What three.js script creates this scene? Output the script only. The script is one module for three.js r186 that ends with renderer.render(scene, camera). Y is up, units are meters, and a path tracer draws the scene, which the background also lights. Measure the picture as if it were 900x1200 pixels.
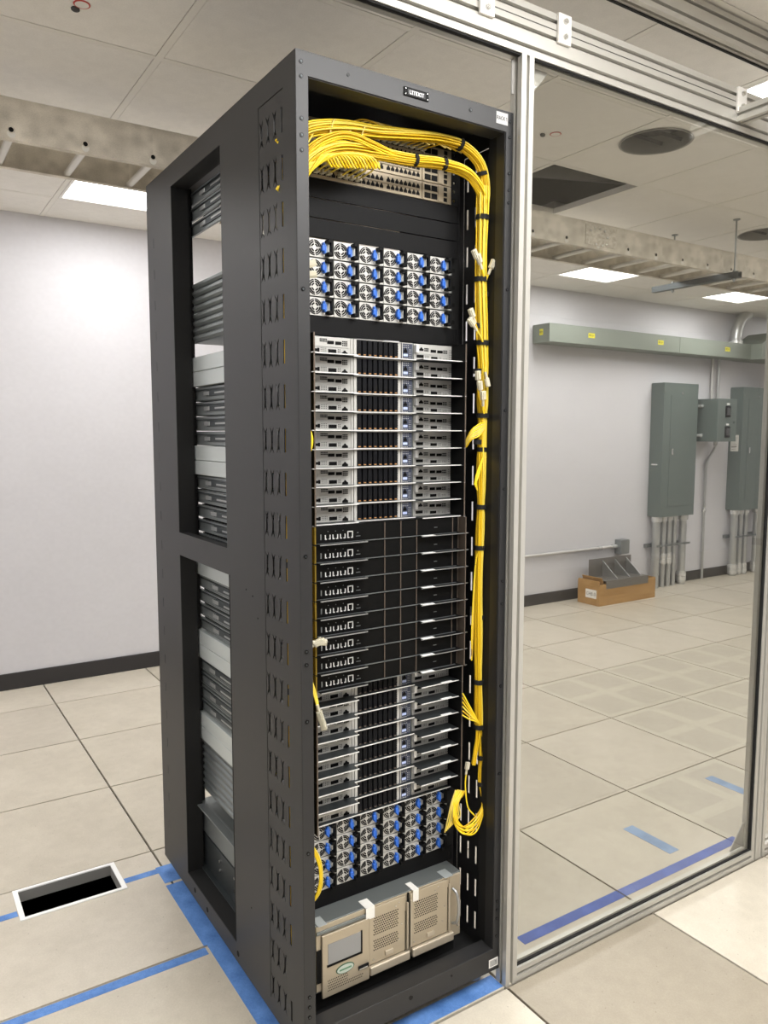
import * as THREE from 'three';
import { RoundedBoxGeometry } from 'three/addons/geometries/RoundedBoxGeometry.js';
import { mergeGeometries } from 'three/addons/utils/BufferGeometryUtils.js';
import { RectAreaLightUniformsLib } from 'three/addons/lights/RectAreaLightUniformsLib.js';

// ---------- camera, exposure, area lights ----------
const scene = new THREE.Scene();
const renderer = new THREE.WebGLRenderer({ antialias: true });
renderer.toneMapping = THREE.LinearToneMapping;
renderer.toneMappingExposure = 1.2;
renderer.shadowMap.enabled = true;
const camera = new THREE.PerspectiveCamera(66.929, 900 / 1200, 0.05, 60);
camera.position.set(-1.3536, 1.5, 1.4723);
camera.rotation.order = 'YXZ';
camera.rotation.set(-0.1002, -0.57464, 0.0011);
scene.background = new THREE.Color(0x000000);
RectAreaLightUniformsLib.init();
const G = 0.6096, CEIL = 2.743, XL = -4.2, XR = 8.6, ZB = -3.45, ZF = 4.6;
const LAMP = 9.0, GLOW = 5.5;
const LAMP_COLOR = new THREE.Color(1.0, 0.99, 0.98);
const CX0 = 1.3208, CZ0 = -1.2192;                 // a corner of the ceiling grid
// cells that hold a light: [column, row] counted from (CX0, CZ0)
const lampCells = [];
for (const r of [-3, 1, 5]) for (const c of [-9, -6, -3, 0, 3, 6, 9]) {
  if ((r === 1 && c === -3) || (r === 5 && c >= 0 && c <= 6)) continue;
  lampCells.push([c, r]);
}
lampCells.push([-2, 3], [-3, 3], [-1, 5], [-3, 4], [-2, 4], [-4, 4], [1, -2], [5, -2]);   // over the aisle in front of the partition
for (const [c, r] of lampCells) {
  const L = new THREE.RectAreaLight(LAMP_COLOR, LAMP, 0.54, 0.54);
  L.position.set(CX0 + (c + 0.5) * G, CEIL - 0.012, CZ0 + (r + 0.5) * G);
  L.rotation.x = -Math.PI / 2;
  scene.add(L);
}

// ---------- helpers ----------
let seed = 7;
const rnd = () => { seed = (seed * 1664525 + 1013904223) >>> 0; return seed / 4294967296; };
const rr = (a, b) => a + (b - a) * rnd();
const used = {};
function numbered(n) { if (!(n in used)) { used[n] = 0; return n; } used[n]++; return n + '_' + String(used[n]).padStart(3, '0'); }
function prep(g) {
  let h = g.index ? g.toNonIndexed() : g;
  for (const k of Object.keys(h.attributes)) if (!['position', 'normal', 'uv'].includes(k)) h.deleteAttribute(k);
  if (!h.attributes.uv) h.setAttribute('uv', new THREE.Float32BufferAttribute(new Float32Array(h.attributes.position.count * 2), 2));
  h.clearGroups();
  return h;
}
const M = (gs) => Array.isArray(gs) ? (gs.length === 1 ? prep(gs[0]) : mergeGeometries(gs.map(prep))) : prep(gs);
function part(name, gs, mat, parent, label) {
  const m = new THREE.Mesh(M(gs), mat);
  m.name = name; m.castShadow = m.receiveShadow = true; parent.add(m);
  if (label) m.userData.label = label;
  return m;
}
// every piece a part of its own / many tiny pieces joined as one part
function parts(name, gs, mat, parent) { return gs.map((g) => part(name, g, mat, parent)); }
function many(name, gs, mat, parent) { const m = part(name, gs, mat, parent); m.userData.kind = 'stuff'; return m; }
function tag(o, label, category, group) { o.userData.label = label; o.userData.category = category; if (group) o.userData.group = group; return o; }
function thing(name, label, category, pos = [0, 0, 0], group) {
  const o = new THREE.Group(); o.name = numbered(name); o.position.set(...pos); scene.add(o);
  return tag(o, label, category, group);
}
function single(name, gs, mat, label, category, pos = [0, 0, 0], group) {
  const m = part(numbered(name), gs, mat, scene); m.position.set(...pos); return tag(m, label, category, group);
}
function struct(name, pos = [0, 0, 0]) { const o = new THREE.Group(); o.name = name; o.position.set(...pos); o.userData.kind = 'structure'; scene.add(o); return o; }
const B = (x0, x1, y0, y1, z0, z1) => new THREE.BoxGeometry(x1 - x0, y1 - y0, z1 - z0).translate((x0 + x1) / 2, (y0 + y1) / 2, (z0 + z1) / 2);
const RB = (x0, x1, y0, y1, z0, z1, r = 0.002, s = 1) => new RoundedBoxGeometry(x1 - x0, y1 - y0, z1 - z0, s, r).translate((x0 + x1) / 2, (y0 + y1) / 2, (z0 + z1) / 2);
function cyl(p, q, r, n = 12, r2) {
  const a = new THREE.Vector3(...p), b = new THREE.Vector3(...q), d = b.clone().sub(a);
  const g = new THREE.CylinderGeometry(r2 ?? r, r, d.length(), n);
  g.applyQuaternion(new THREE.Quaternion().setFromUnitVectors(new THREE.Vector3(0, 1, 0), d.clone().normalize()));
  return g.translate((a.x + b.x) / 2, (a.y + b.y) / 2, (a.z + b.z) / 2);
}
const V = (a) => new THREE.Vector3(...a);
function tube(pts, r, seg = 40, rad = 6) { return new THREE.TubeGeometry(new THREE.CatmullRomCurve3(pts.map((p) => p.isVector3 ? p : V(p)), false, 'catmullrom', 0.5), seg, r, rad); }
function poly(pts) { const s = new THREE.Shape(); pts.forEach(([x, y], i) => i ? s.lineTo(x, y) : s.moveTo(x, y)); s.closePath(); return s; }
function polyHole(pts) { const s = new THREE.Path(); pts.forEach(([x, y], i) => i ? s.lineTo(x, y) : s.moveTo(x, y)); s.closePath(); return s; }
const rectPts = (x0, x1, y0, y1) => [[x0, y0], [x1, y0], [x1, y1], [x0, y1]];
const ext = (shape, d, bevel = 0) => new THREE.ExtrudeGeometry(shape, bevel ? { depth: d - 2 * bevel, bevelEnabled: true, bevelSize: bevel, bevelThickness: bevel, bevelSegments: 1, bevelOffset: -bevel, curveSegments: 10 } : { depth: d, bevelEnabled: false, curveSegments: 10 }).translate(0, 0, bevel);

// ---------- procedural textures and materials ----------
function hash(x, y, s) { let h = (x * 374761393 + y * 668265263 + s * 974634777) | 0; h = Math.imul(h ^ (h >>> 13), 1274126177); return ((h ^ (h >>> 16)) >>> 0) / 4294967296; }
function vnoise(x, y, p, s) {
  const xi = Math.floor(x), yi = Math.floor(y), fx = x - xi, fy = y - yi, w = (t) => t * t * (3 - 2 * t);
  const h = (a, b) => hash(((a % p) + p) % p, ((b % p) + p) % p, s);
  const a = h(xi, yi), b = h(xi + 1, yi), c = h(xi, yi + 1), d = h(xi + 1, yi + 1), u = w(fx), v = w(fy);
  return (a + (b - a) * u) * (1 - v) + (c + (d - c) * u) * v;
}
function dataTex(n, fn, srgb = true, rep) {
  const d = new Uint8Array(n * n * 4);
  for (let j = 0; j < n; j++) for (let i = 0; i < n; i++) {
    const c = fn(i / n, j / n, i, j), k = (j * n + i) * 4;
    for (let q = 0; q < 3; q++) d[k + q] = Math.max(0, Math.min(255, c[q]));
    d[k + 3] = 255;
  }
  const t = new THREE.DataTexture(d, n, n); t.wrapS = t.wrapT = THREE.RepeatWrapping; t.magFilter = THREE.LinearFilter; t.minFilter = THREE.LinearMipmapLinearFilter; t.generateMipmaps = true;
  if (srgb) t.colorSpace = THREE.SRGBColorSpace;
  if (rep) t.repeat.set(...rep);
  t.needsUpdate = true; return t;
}
function speckle(base, amp, blot, s) {
  return (u, v, i, j) => {
    const n = (hash(i, j, s) - 0.5) * amp + (vnoise(u * 24, v * 24, 24, s + 1) - 0.5) * amp * 0.7 + (vnoise(u * 5, v * 5, 5, s + 2) - 0.5) * blot;
    return base.map((c) => c + n);
  };
}
const std = (color, roughness = 0.6, metalness = 0, extra = {}) => new THREE.MeshStandardMaterial({ color, roughness, metalness, ...extra });
const tileBases = [[197, 189, 174], [192, 184, 168], [208, 200, 184], [188, 180, 165]];
const tileTex = tileBases.map((b, i) => dataTex(256, (u, v, x, y) => {
  const c = speckle(b, 9, 9, 11 + i * 5)(u, v, x, y);
  if (hash(x, y, 90 + i) > 0.9995) return c.map((q) => q - 50);
  return c;
}));
const mTiles = tileTex.map((t) => std(0xffffff, 0.34, 0, { map: t }));
const mTileDark = std(0xdedbd6, 0.36, 0, { map: tileTex[3] });
const perfTex = dataTex(768, (u, v, x, y) => {
  const c = speckle([194, 187, 171], 8, 8, 77)(u, v, x, y);
  const q = (t) => (t > 0.06 && t < 0.45) || (t > 0.55 && t < 0.94);
  if (q(u) && q(v)) { const a = x % 6, b = y % 6; if (a < 3 && b < 3) return [146, 139, 127]; }
  return c;
});
const mPerf = std(0xffffff, 0.4, 0, { map: perfTex });
const wallTex = dataTex(256, speckle([233, 230, 231], 4, 7, 3), true, [3, 1]);
const mWall = std(0xe6e8ec, 0.75, 0, { map: wallTex });
const mCeil = std(0xf8f7f5, 0.9, 0, { map: dataTex(256, speckle([238, 236, 232], 7, 5, 21)) });
const mTbar = std(0xe4e1da, 0.7);
const mDark = std(0x0b0a0a, 0.9), mSeam = std(0x1e1a18, 0.95), mVoid = std(0x030303, 1);
const powderTex = dataTex(256, (u, v, i, j) => { const n = (hash(i, j, 5) - 0.5) * 60 + 128; return [n, n, n]; }, false, [8, 8]);
const mRack = std(0x2a2a2b, 0.45, 0.1, { bumpMap: powderTex, bumpScale: 0.00005 });
const mRackIn = std(0x0a0a0a, 0.7);
const dull = (color, roughness) => new THREE.MeshPhysicalMaterial({ color, roughness, specularIntensity: 0.35 }), mBlank = dull(0x0b0b0c, 0.6);
const mScrew = std(0x101010, 0.35, 0.6), mChrome = std(0xd9d9d6, 0.25, 1);
const mAlu = std(0xc4c2bb, 0.36, 0.4), mAluGroove = std(0x55534f, 0.6, 0.3), mGasket = std(0x121212, 0.8);
const galvTex = dataTex(256, (u, v, i, j) => {
  const n = (vnoise(u * 20, v * 14, 280, 31) - 0.5) * 26 + (vnoise(u * 9, v * 9, 9, 32) - 0.5) * 34 + (hash(i, j, 33) - 0.5) * 16;
  return [212 + n, 206 + n, 194 + n];
}, true, [2, 1]);
const mGalv = std(0xf2f0ec, 0.6, 0.15, { map: galvTex });
const mRung = std(0xd6d3cb, 0.42, 0.35);
const mSteel = std(0xb4b6b6, 0.38, 0.8), mSteelDull = std(0x8d9292, 0.45, 0.75), mSteelDark = std(0x4a4f51, 0.42, 0.7);
const mSilver = std(0xc2c1bc, 0.42, 0.25), mSilverEdge = std(0xececea, 0.32, 0.3);
const mCover = std(0xc6cccb, 0.42, 0.5);
const mBlackPl = dull(0x050505, 0.55), mBlackSoft = dull(0x0d0d0e, 0.6), mBay = dull(0x0c0d11, 0.5);
const mOrange = std(0xa97a48, 0.5), mBlue = std(0x2a66c8, 0.4), mBlueLight = std(0xa9c6ea, 0.4);
const mNavy = std(0x3c4254, 0.5), mLabelBlue = std(0xb9c6ea, 0.5), mWhite = std(0xf2f2f0, 0.5);
const mOlive = std(0x8b7428, 0.4, 0.5), mBrownEdge = std(0x6d6258, 0.45, 0.5);
const mSwitch = std(0x9c907a, 0.45, 0.4);
const yellows = [0xf0cc12, 0xe6be0c, 0xf6d62a, 0xd8ae08, 0xf0d650].map((c) => std(c, 0.48));
const mYellowDull = std(0xd8c062, 0.45);
const mStrap = std(0x0d0d0d, 0.85);
const mPlug = new THREE.MeshPhysicalMaterial({ color: 0xe9e4cf, roughness: 0.2, transmission: 0.35, thickness: 0, metalness: 0 });
const mUps = std(0xb9ad98, 0.42, 0.55), mUpsTop = std(0x777c7b, 0.45, 0.5), mUpsBar = std(0xc4baa8, 0.35, 0.6);
const mTapeWhite = std(0xe9e7e0, 0.5);
const mScreen = std(0x8f8f8e, 0.18);
const tapeTex = dataTex(128, speckle([88, 132, 196], 16, 26, 51));
const mTape = std(0xffffff, 0.65, 0, { map: tapeTex });
const mTapeDeep = std(0xc0bce8, 0.65, 0, { map: tapeTex });
const mTapePale = std(0xffffff, 0.65, 0, { map: dataTex(128, speckle([122, 152, 190], 16, 26, 55)) });
const mGutter = std(0x848b82, 0.5, 0.1), mPanel = std(0x65706c, 0.5, 0.1), mPanelLine = std(0x55605e, 0.6);
const mConduit = std(0xb9bbba, 0.32, 0.6), mFitting = std(0xe2e3e2, 0.25, 0.6);
const mYellowSign = std(0xe6dc2a, 0.5);
const cardTex = dataTex(256, (u, v, i, j) => { const n = (vnoise(u * 3, v * 60, 60, 61) - 0.5) * 14 + (hash(i, j, 62) - 0.5) * 12 + (vnoise(u * 6, v * 6, 6, 63) - 0.5) * 16; return [176 + n, 136 + n, 82 + n]; });
const mCard = std(0xffffff, 0.8, 0, { map: cardTex });
const mBracket = std(0x7d7a76, 0.45, 0.6);
const mBase = std(0x2e2c2d, 0.55);
const mGlass = new THREE.MeshPhysicalMaterial({ color: 0xf0f0ee, roughness: 0.0, transmission: 1, thickness: 0, ior: 1.5 });
const mLens = std(0xffffff, 0.5, 0, { emissive: new THREE.Color(1, 0.985, 0.97), emissiveIntensity: GLOW });
const mLampWhite = std(0xf4f2ee, 0.5);
const mRed = std(0xc4423a, 0.5);
const mSpongeGrey = std(0x4c4c4c, 0.8);
function textMat(w, h, draw, rough = 0.5) {
  const c = document.createElement('canvas'); c.width = w; c.height = h; draw(c.getContext('2d'), w, h);
  const t = new THREE.CanvasTexture(c); t.colorSpace = THREE.SRGBColorSpace; return new THREE.MeshStandardMaterial({ map: t, roughness: rough });
}
// a printed plate: thin rounded body with print on the front (facing +z)
function printPlate(w, h, d, mat) { return B(-w / 2, w / 2, -h / 2, h / 2, 0, d); }

// ---------- floor ----------
const floor = struct('floor');
{
  const hole = { x0: -1.064, x1: -0.751, z0: -1.205, z1: -1.036 };
  const s = poly(rectPts(XL, XR, -ZF, -ZB)); s.holes.push(polyHole(rectPts(hole.x0, hole.x1, -hole.z1, -hole.z0)));
  part('subfloor', ext(s, 0.02).rotateX(-Math.PI / 2).translate(0, -0.032, 0), mSeam, floor);
  part('plenum_floor', [B(-1.6, -0.2, -0.47, -0.45, -1.8, -0.5), B(-1.62, -1.6, -0.47, -0.03, -1.8, -0.5), B(-0.2, -0.18, -0.47, -0.03, -1.8, -0.5), B(-1.6, -0.2, -0.47, -0.03, -1.82, -1.8), B(-1.6, -0.2, -0.47, -0.03, -0.5, -0.48)], mVoid, floor);
  const cache = {};
  const perf = new Set(['2,0', '3,1', '3,2', '4,2', '4,1', '5,2']);
  const gap = 0.0036;
  for (let i = -7; i <= 14; i++) for (let j = -8; j <= 5; j++) {
    const x0 = Math.max(i * G, XL) + gap, x1 = Math.min((i + 1) * G, XR) - gap, z1 = Math.min(-j * G, ZF) - gap, z0 = Math.max(-(j + 1) * G, ZB) + gap;
    if (x1 - x0 < 0.02 || z1 - z0 < 0.02) continue;
    const w = x1 - x0, d = z1 - z0, k = w.toFixed(3) + d.toFixed(3);
    let g;
    if (i === -2 && j === 1) {
      const t = poly(rectPts(x0, x1, -z1, -z0)); t.holes.push(polyHole(rectPts(hole.x0, hole.x1, -hole.z1, -hole.z0)));
      g = ext(t, 0.012).rotateX(-Math.PI / 2).translate(-(x0 + x1) / 2, -0.012, -(z0 + z1) / 2);
      const p = g.attributes.position, u = g.attributes.uv; for (let q = 0; q < p.count; q++) u.setXY(q, p.getX(q) / G + 0.5, p.getZ(q) / G + 0.5);
    } else {
      g = cache[k] || (cache[k] = prep(new RoundedBoxGeometry(w, 0.012, d, 1, 0.0012).translate(0, -0.006, 0)));
      if (!g.userData.uvDone) { const p = g.attributes.position, u = g.attributes.uv; for (let q = 0; q < p.count; q++) u.setXY(q, p.getX(q) / G + 0.5, p.getZ(q) / G + 0.5); g.userData.uvDone = true; }
    }
    const key = i + ',' + j;
    let m = perf.has(key) ? mPerf : mTiles[[0, 1, 3, 0, 1][Math.floor(hash(i + 50, j + 50, 4) * 5)]];
    if (key === '0,-1') m = mTileDark;
    if (j === 1 && i === -2) m = mTiles[0];
    if (key === '1,-1' || key === '-1,-1') m = mTiles[2];
    const t = new THREE.Mesh(g, m); t.name = perf.has(key) ? 'perforated_floor_tile' : 'floor_tile'; t.position.set((x0 + x1) / 2, 0, (z0 + z1) / 2); t.receiveShadow = t.castShadow = true;
    floor.add(t);
  }
  const fv = thing('floor_vent_frame', 'white rectangular frame around open dark cable hole in the floor tile', 'vent', [-0.9075, 0, -1.1205]);
  const hw = 0.1625, hd = 0.0915, iw = 0.1475, id = 0.0795;
  part('rim', [B(-hw, hw, 0, 0.004, id, hd), B(-hw, hw, 0, 0.004, -hd, -id), B(-hw, -iw, 0, 0.004, -id, id), B(iw, hw, 0, 0.004, -id, id)], mWhite, fv);
  part('collar', [B(-iw - 0.003, iw + 0.003, -0.035, 0, -id - 0.003, -id), B(-iw - 0.003, iw + 0.003, -0.035, 0, id, id + 0.003), B(-iw - 0.003, -iw, -0.035, 0, -id, id), B(iw, iw + 0.003, -0.035, 0, -id, id)], std(0x8c8a86, 0.6), fv);
}
// ---------- walls and baseboards ----------
{
  const T = 0.15;
  const wall = (n, g) => { const m = part(n, g, mWall, scene); m.userData.kind = 'structure'; return m; };
  wall('wall_back', B(XL - T, XR + T, -0.6, CEIL + 0.35, ZB - T, ZB));
  wall('wall_front', B(XL - T, XR + T, -0.6, CEIL + 0.35, ZF, ZF + T));
  wall('wall_left', B(XL - T, XL, -0.6, CEIL + 0.35, ZB, ZF));
  wall('wall_right', B(XR, XR + T, -0.6, CEIL + 0.35, ZB, ZF));
  const bb = part('baseboard_back', [RB(XL, XR, 0, 0.098, ZB, ZB + 0.012, 0.003)], mBase, scene); bb.userData.kind = 'structure';
  const bl = part('baseboard_left', [RB(XL, XL + 0.012, 0, 0.098, ZB, ZF, 0.003)], mBase, scene); bl.userData.kind = 'structure';
  const br = part('baseboard_right', [RB(XR - 0.012, XR, 0, 0.098, ZB, ZF, 0.003)], mBase, scene); br.userData.kind = 'structure';
}
// ---------- ceiling ----------
const ceiling = struct('ceiling');
{
  const cs = part('ceiling_slab', B(XL - 0.1, XR + 0.1, CEIL + 0.3, CEIL + 0.4, ZB - 0.1, ZF + 0.1), mVoid, ceiling);
  const lamps = new Set(lampCells.map((a) => a.join(',')));
  const cache = {}, bars = [];
  const c0 = Math.ceil((XL - CX0) / G) - 1, c1 = Math.floor((XR - CX0) / G), r0 = Math.ceil((ZB - CZ0) / G) - 1, r1 = Math.floor((ZF - CZ0) / G);
  for (let c = c0 + 1; c <= c1; c++) bars.push(B(CX0 + c * G - 0.012, CX0 + c * G + 0.012, CEIL, CEIL + 0.03, ZB, ZF));
  for (let r = r0 + 1; r <= r1; r++) bars.push(B(XL, XR, CEIL + 0.0006, CEIL + 0.03, CZ0 + r * G - 0.012, CZ0 + r * G + 0.012));
  part('ceiling_grid', bars, mTbar, ceiling);
  for (let c = c0; c <= c1; c++) for (let r = r0; r <= r1; r++) {
    const x0 = Math.max(CX0 + c * G + 0.0135, XL), x1 = Math.min(CX0 + (c + 1) * G - 0.0135, XR), z0 = Math.max(CZ0 + r * G + 0.0135, ZB), z1 = Math.min(CZ0 + (r + 1) * G - 0.0135, ZF);
    const k = c + ',' + r;
    if (x1 - x0 < 0.03 || z1 - z0 < 0.03 || lamps.has(k) || k === '0,-1') continue;
    const w = x1 - x0, d = z1 - z0, kk = w.toFixed(3) + d.toFixed(3);
    let g, y = CEIL + 0.001;
    const round = k === '0,0' ? [1.49, -0.79, 0.147] : k === '3,-1' ? [3.34, -1.42, 0.147] : null;
    if (round) {
      const s = poly(rectPts(x0, x1, -z1, -z0)), h = new THREE.Path(); h.absarc(round[0], -round[1], round[2], 0, Math.PI * 2, true); s.holes.push(h);
      g = new THREE.ExtrudeGeometry(s, { depth: 0.015, bevelEnabled: false, curveSegments: 32 }).rotateX(-Math.PI / 2).translate(-(x0 + x1) / 2, 0, -(z0 + z1) / 2);
    } else g = cache[kk] || (cache[kk] = prep(new RoundedBoxGeometry(w, 0.015, d, 1, 0.002).translate(0, 0.0075, 0)));
    const t = new THREE.Mesh(g, mCeil); t.name = 'ceiling_tile'; t.position.set((x0 + x1) / 2, y, (z0 + z1) / 2); t.receiveShadow = t.castShadow = true; ceiling.add(t);
  }
  // dark duct seen through the missing tile
  parts('plenum_duct', [cyl([1.2, CEIL + 0.17, -1.75], [2.1, CEIL + 0.17, -1.42], 0.08, 20), cyl([1.2, CEIL + 0.1, -1.38], [2.1, CEIL + 0.1, -1.33], 0.012, 10), B(1.25, 2.0, CEIL + 0.12, CEIL + 0.15, -1.56, -1.53)], std(0x3a3936, 0.7), ceiling);
  // round diffusers
  for (const [x, z, lab] of [[1.49, -0.79, 'round grey ceiling air outlet seen through the glass near the missing tile'], [3.34, -1.42, 'round grey ceiling air outlet at the right edge behind the hanging rod']]) {
    const o = thing('ceiling_diffuser', lab, 'air vent', [x, CEIL, z]);
    part('rim', new THREE.LatheGeometry([[0.147, -0.001], [0.153, -0.004], [0.146, -0.005], [0.143, 0.0], [0.143, 0.075], [0.147, 0.075], [0.147, -0.001]].map((p) => new THREE.Vector2(...p)), 40), std(0x8b8984, 0.5, 0.3), o);
    part('throat', new THREE.CylinderGeometry(0.145, 0.145, 0.006, 40).translate(0, 0.075, 0), std(0x3a3a3a, 0.8), o);
    for (let k = 0; k < 3; k++) { const a = (k - 1) * 0.08, L = Math.sqrt(0.14 * 0.14 - a * a) - 0.004; part('blade', B(-L, L, 0.03, 0.045, -0.012, 0.012).rotateX(0.5).translate(0, 0, a), std(0x242424, 0.7), o); }
  }
}
// ---------- ceiling lights ----------
{
  const labels = { '-3,-3': 'square recessed ceiling light partly hidden by the ladder tray left of the rack', '3,-3': 'square recessed ceiling light seen through the glass above the start of the wall gutter', '6,-3': 'square recessed ceiling light near the curved conduit at the right edge', '0,1': 'bright ceiling light at the upper right behind the aluminium beam corner' };
  let proto;
  for (const [c, r] of lampCells) {
    const k = c + ',' + r, x = CX0 + (c + 0.5) * G, z = CZ0 + (r + 0.5) * G;
    let o;
    if (!proto) {
      o = proto = thing('ceiling_light', '', 'ceiling light', [x, CEIL, z]);
      const a = 0.29, b = 0.275;
      part('frame', [B(-a, a, 0, 0.02, b, a), B(-a, a, 0, 0.02, -a, -b), B(-a, -b, 0, 0.02, -b, b), B(b, a, 0, 0.02, -b, b)], mLampWhite, o);
      part('housing', [B(-a, a, 0.07, 0.08, -a, a), B(-a, a, 0.02, 0.07, b, a), B(-a, a, 0.02, 0.07, -a, -b), B(-a, -b, 0.02, 0.07, -b, b), B(b, a, 0.02, 0.07, -b, b)], mLampWhite, o);
      const s = poly([[-b, 0.012], [-0.1, 0.05], [-0.085, 0.02], [0, 0.006], [0.085, 0.02], [0.1, 0.05], [b, 0.012], [b, 0.06], [-b, 0.06]]);
      part('diffuser', ext(s, 2 * b).translate(0, 0, -b).rotateY(Math.PI / 2), mLens, o);
    } else { o = proto.clone(); o.name = numbered('ceiling_light'); o.position.set(x, CEIL, z); scene.add(o); o.userData = { category: 'ceiling light' }; }
    if (labels[k]) { o.userData.label = labels[k]; delete o.userData.group; } else { o.userData.label = 'square recessed white ceiling light outside the picture'; o.userData.group = 'ceiling lights outside the picture'; }
  }
}
// sprinkler covers with red ring
for (const [x, z, dx, lab] of [[-0.794, -1.012, -0.012, 'small ceiling sprinkler with a red ring at the upper left edge'], [1.072, -0.964, -0.045, 'small ceiling sprinkler with a red ring seen through the glass beside the dark opening']]) {
  const o = thing('ceiling_sprinkler', lab, 'sprinkler', [x, CEIL - 0.0005, z]);
  part('ring', new THREE.TorusGeometry(0.021, 0.003, 8, 28).rotateX(Math.PI / 2).scale(1, 0.5, 1), mRed, o);
  part('plate', new THREE.CylinderGeometry(0.0195, 0.0195, 0.003, 24).translate(0, 0, 0), mCeil, o);
  part('nozzle', [new THREE.SphereGeometry(0.013, 14, 8).scale(1.0, 0.6, 0.7).translate(dx, -0.004, -0.029)], mSpongeGrey, o);
}
// ---------- ladder cable tray ----------
{
  const z0 = -1.37, z1 = -1.69, y0 = 2.445, y1 = 2.575;
  const o = thing('cable_ladder', 'long galvanized ladder tray hanging below the ceiling behind the rack', 'cable tray', [0, 0, 0]);
  const rail = (z, s) => { const sh = poly([[0, 0], [0.024, 0], [0.024, 0.003], [0.003, 0.003], [0.003, y1 - y0 - 0.003], [0.024, y1 - y0 - 0.003], [0.024, y1 - y0], [0, y1 - y0]]); const g = ext(sh, 12.2); g.rotateY(-Math.PI / 2); if (s < 0) g.scale(1, 1, -1); const p = g.index; if (s < 0) { const a = g.attributes.position; for (let i = 0; i < a.count; i += 3) { const x = a.getX(i), yy = a.getY(i), zz = a.getZ(i); a.setXYZ(i, a.getX(i + 1), a.getY(i + 1), a.getZ(i + 1)); a.setXYZ(i + 1, x, yy, zz); } g.computeVertexNormals(); } const u = g.attributes.uv, q = g.attributes.position; for (let i = 0; i < q.count; i++) u.setXY(i, q.getX(i) * 0.9, q.getY(i) * 3.2 + q.getZ(i)); return g.translate(8.4, y0, z); };
  part('side_rail', rail(z0, -1), mGalv, o); part('side_rail', rail(z1, 1), mGalv, o);
  for (let k = -13; k < 40; k++) {
    const x = -0.718 + 0.2286 * k; if (x < -3.7 || x > 8.3) continue;
    part('rung', cyl([x, y0 + 0.017, z0 + 0.001], [x, y0 + 0.017, z1 - 0.001], 0.0125, 12), mRung, o);
    part('rung_hole', [cyl([x, y0 + 0.03, z0 - 0.002], [x, y0 + 0.03, z0 + 0.0012], 0.0085, 12)], mVoid, o);
    part('hole_collar', [new THREE.TorusGeometry(0.0095, 0.0022, 6, 16).translate(x, y0 + 0.03, z0 + 0.0005)], mGalv, o);
  }
  const sp = [], bo = [];
  sp.push(B(1.70, 1.93, y0 + 0.018, y1 - 0.015, z0, z0 + 0.004));
  part('splice_plate', sp, mGalv, o);
  for (const [a, b] of [[0.03, 0.085], [0.06, 0.1], [0.1, 0.1], [0.135, 0.095], [0.155, 0.065], [0.15, 0.03], [0.12, 0.022], [0.07, 0.022]]) bo.push(cyl([1.70 + a, y0 + b, z0 + 0.002], [1.70 + a, y0 + b, z0 + 0.010], 0.006, 8));
  for (let i = 0; i < 3; i++) for (let j = 0; j < 2; j++) bo.push(cyl([1.47 + i * 0.045, y0 + 0.035 + j * 0.06, z1 + 0.003], [1.47 + i * 0.045, y0 + 0.035 + j * 0.06, z1 + 0.011], 0.006, 8));
  parts('splice_bolt', bo, mChrome, o);
  // trapeze hanger
  const h = thing('trapeze_hanger', 'steel strut with two threaded rods carrying the ladder tray at right', 'hanger', [2.89, 2.4, -1.53]);
  const strut = poly([[-0.02, 0], [0.02, 0], [0.02, 0.035], [0.012, 0.035], [0.012, 0.032], [0.0175, 0.032], [0.0175, 0.0025], [-0.0175, 0.0025], [-0.0175, 0.032], [-0.012, 0.032], [-0.012, 0.035], [-0.02, 0.035]]);
  part('strut', ext(strut, 0.6).translate(0, 0.009, -0.35), mSteelDark, h);
  for (const z of [0.215, -0.205]) {
    part('rod', cyl([0, -0.012, z], [0, 0.343, z], 0.005, 8), mSteelDull, h);
    parts('nut', [cyl([0, -0.004, z], [0, 0.008, z], 0.011, 6), cyl([0, 0.045, z], [0, 0.056, z], 0.011, 6), cyl([0, 0.3385, z], [0, 0.343, z], 0.02, 12)], mSteelDull, h);
  }
}
// ---------- aluminium partition frame ----------
function profile(w, h, nx, ny) { // T-slot section with slots on the faces, centred
  const pts = [], s = 0.0048, d = 0.012;
  const edge = (L, n, f) => { for (let i = 0; i < n; i++) { const c = -L / 2 + (i + 0.5) * L / n; f([c - s, 0]); f([c - s * 1.0, d]); f([c + s * 1.0, d]); f([c + s, 0]); } };
  pts.push([-w / 2, -h / 2]); edge(w, nx, ([a, b]) => pts.push([a, -h / 2 + b]));
  pts.push([w / 2, -h / 2]); edge(h, ny, ([a, b]) => pts.push([w / 2 - b, a]));
  pts.push([w / 2, h / 2]); edge(w, nx, ([a, b]) => pts.push([-a, h / 2 - b]));
  pts.push([-w / 2, h / 2]); edge(h, ny, ([a, b]) => pts.push([-w / 2 + b, -a]));
  return poly(pts);
}
const profX = (x0, x1, y0, y1, z0, z1) => ext(profile(z1 - z0, y1 - y0, Math.round((z1 - z0) / 0.04), Math.round((y1 - y0) / 0.04)), x1 - x0).rotateY(Math.PI / 2).translate(x0, (y0 + y1) / 2, (z0 + z1) / 2);
const profY = (x0, x1, y0, y1, z0, z1) => ext(profile(x1 - x0, z1 - z0, Math.max(1, Math.round((x1 - x0) / 0.04)), 1), y1 - y0).rotateX(-Math.PI / 2).translate((x0 + x1) / 2, y0, (z0 + z1) / 2);
const profZ = (x0, x1, y0, y1, z0, z1) => ext(profile(x1 - x0, y1 - y0, 1, 1), z1 - z0).translate((x0 + x1) / 2, (y0 + y1) / 2, z0);
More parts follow.
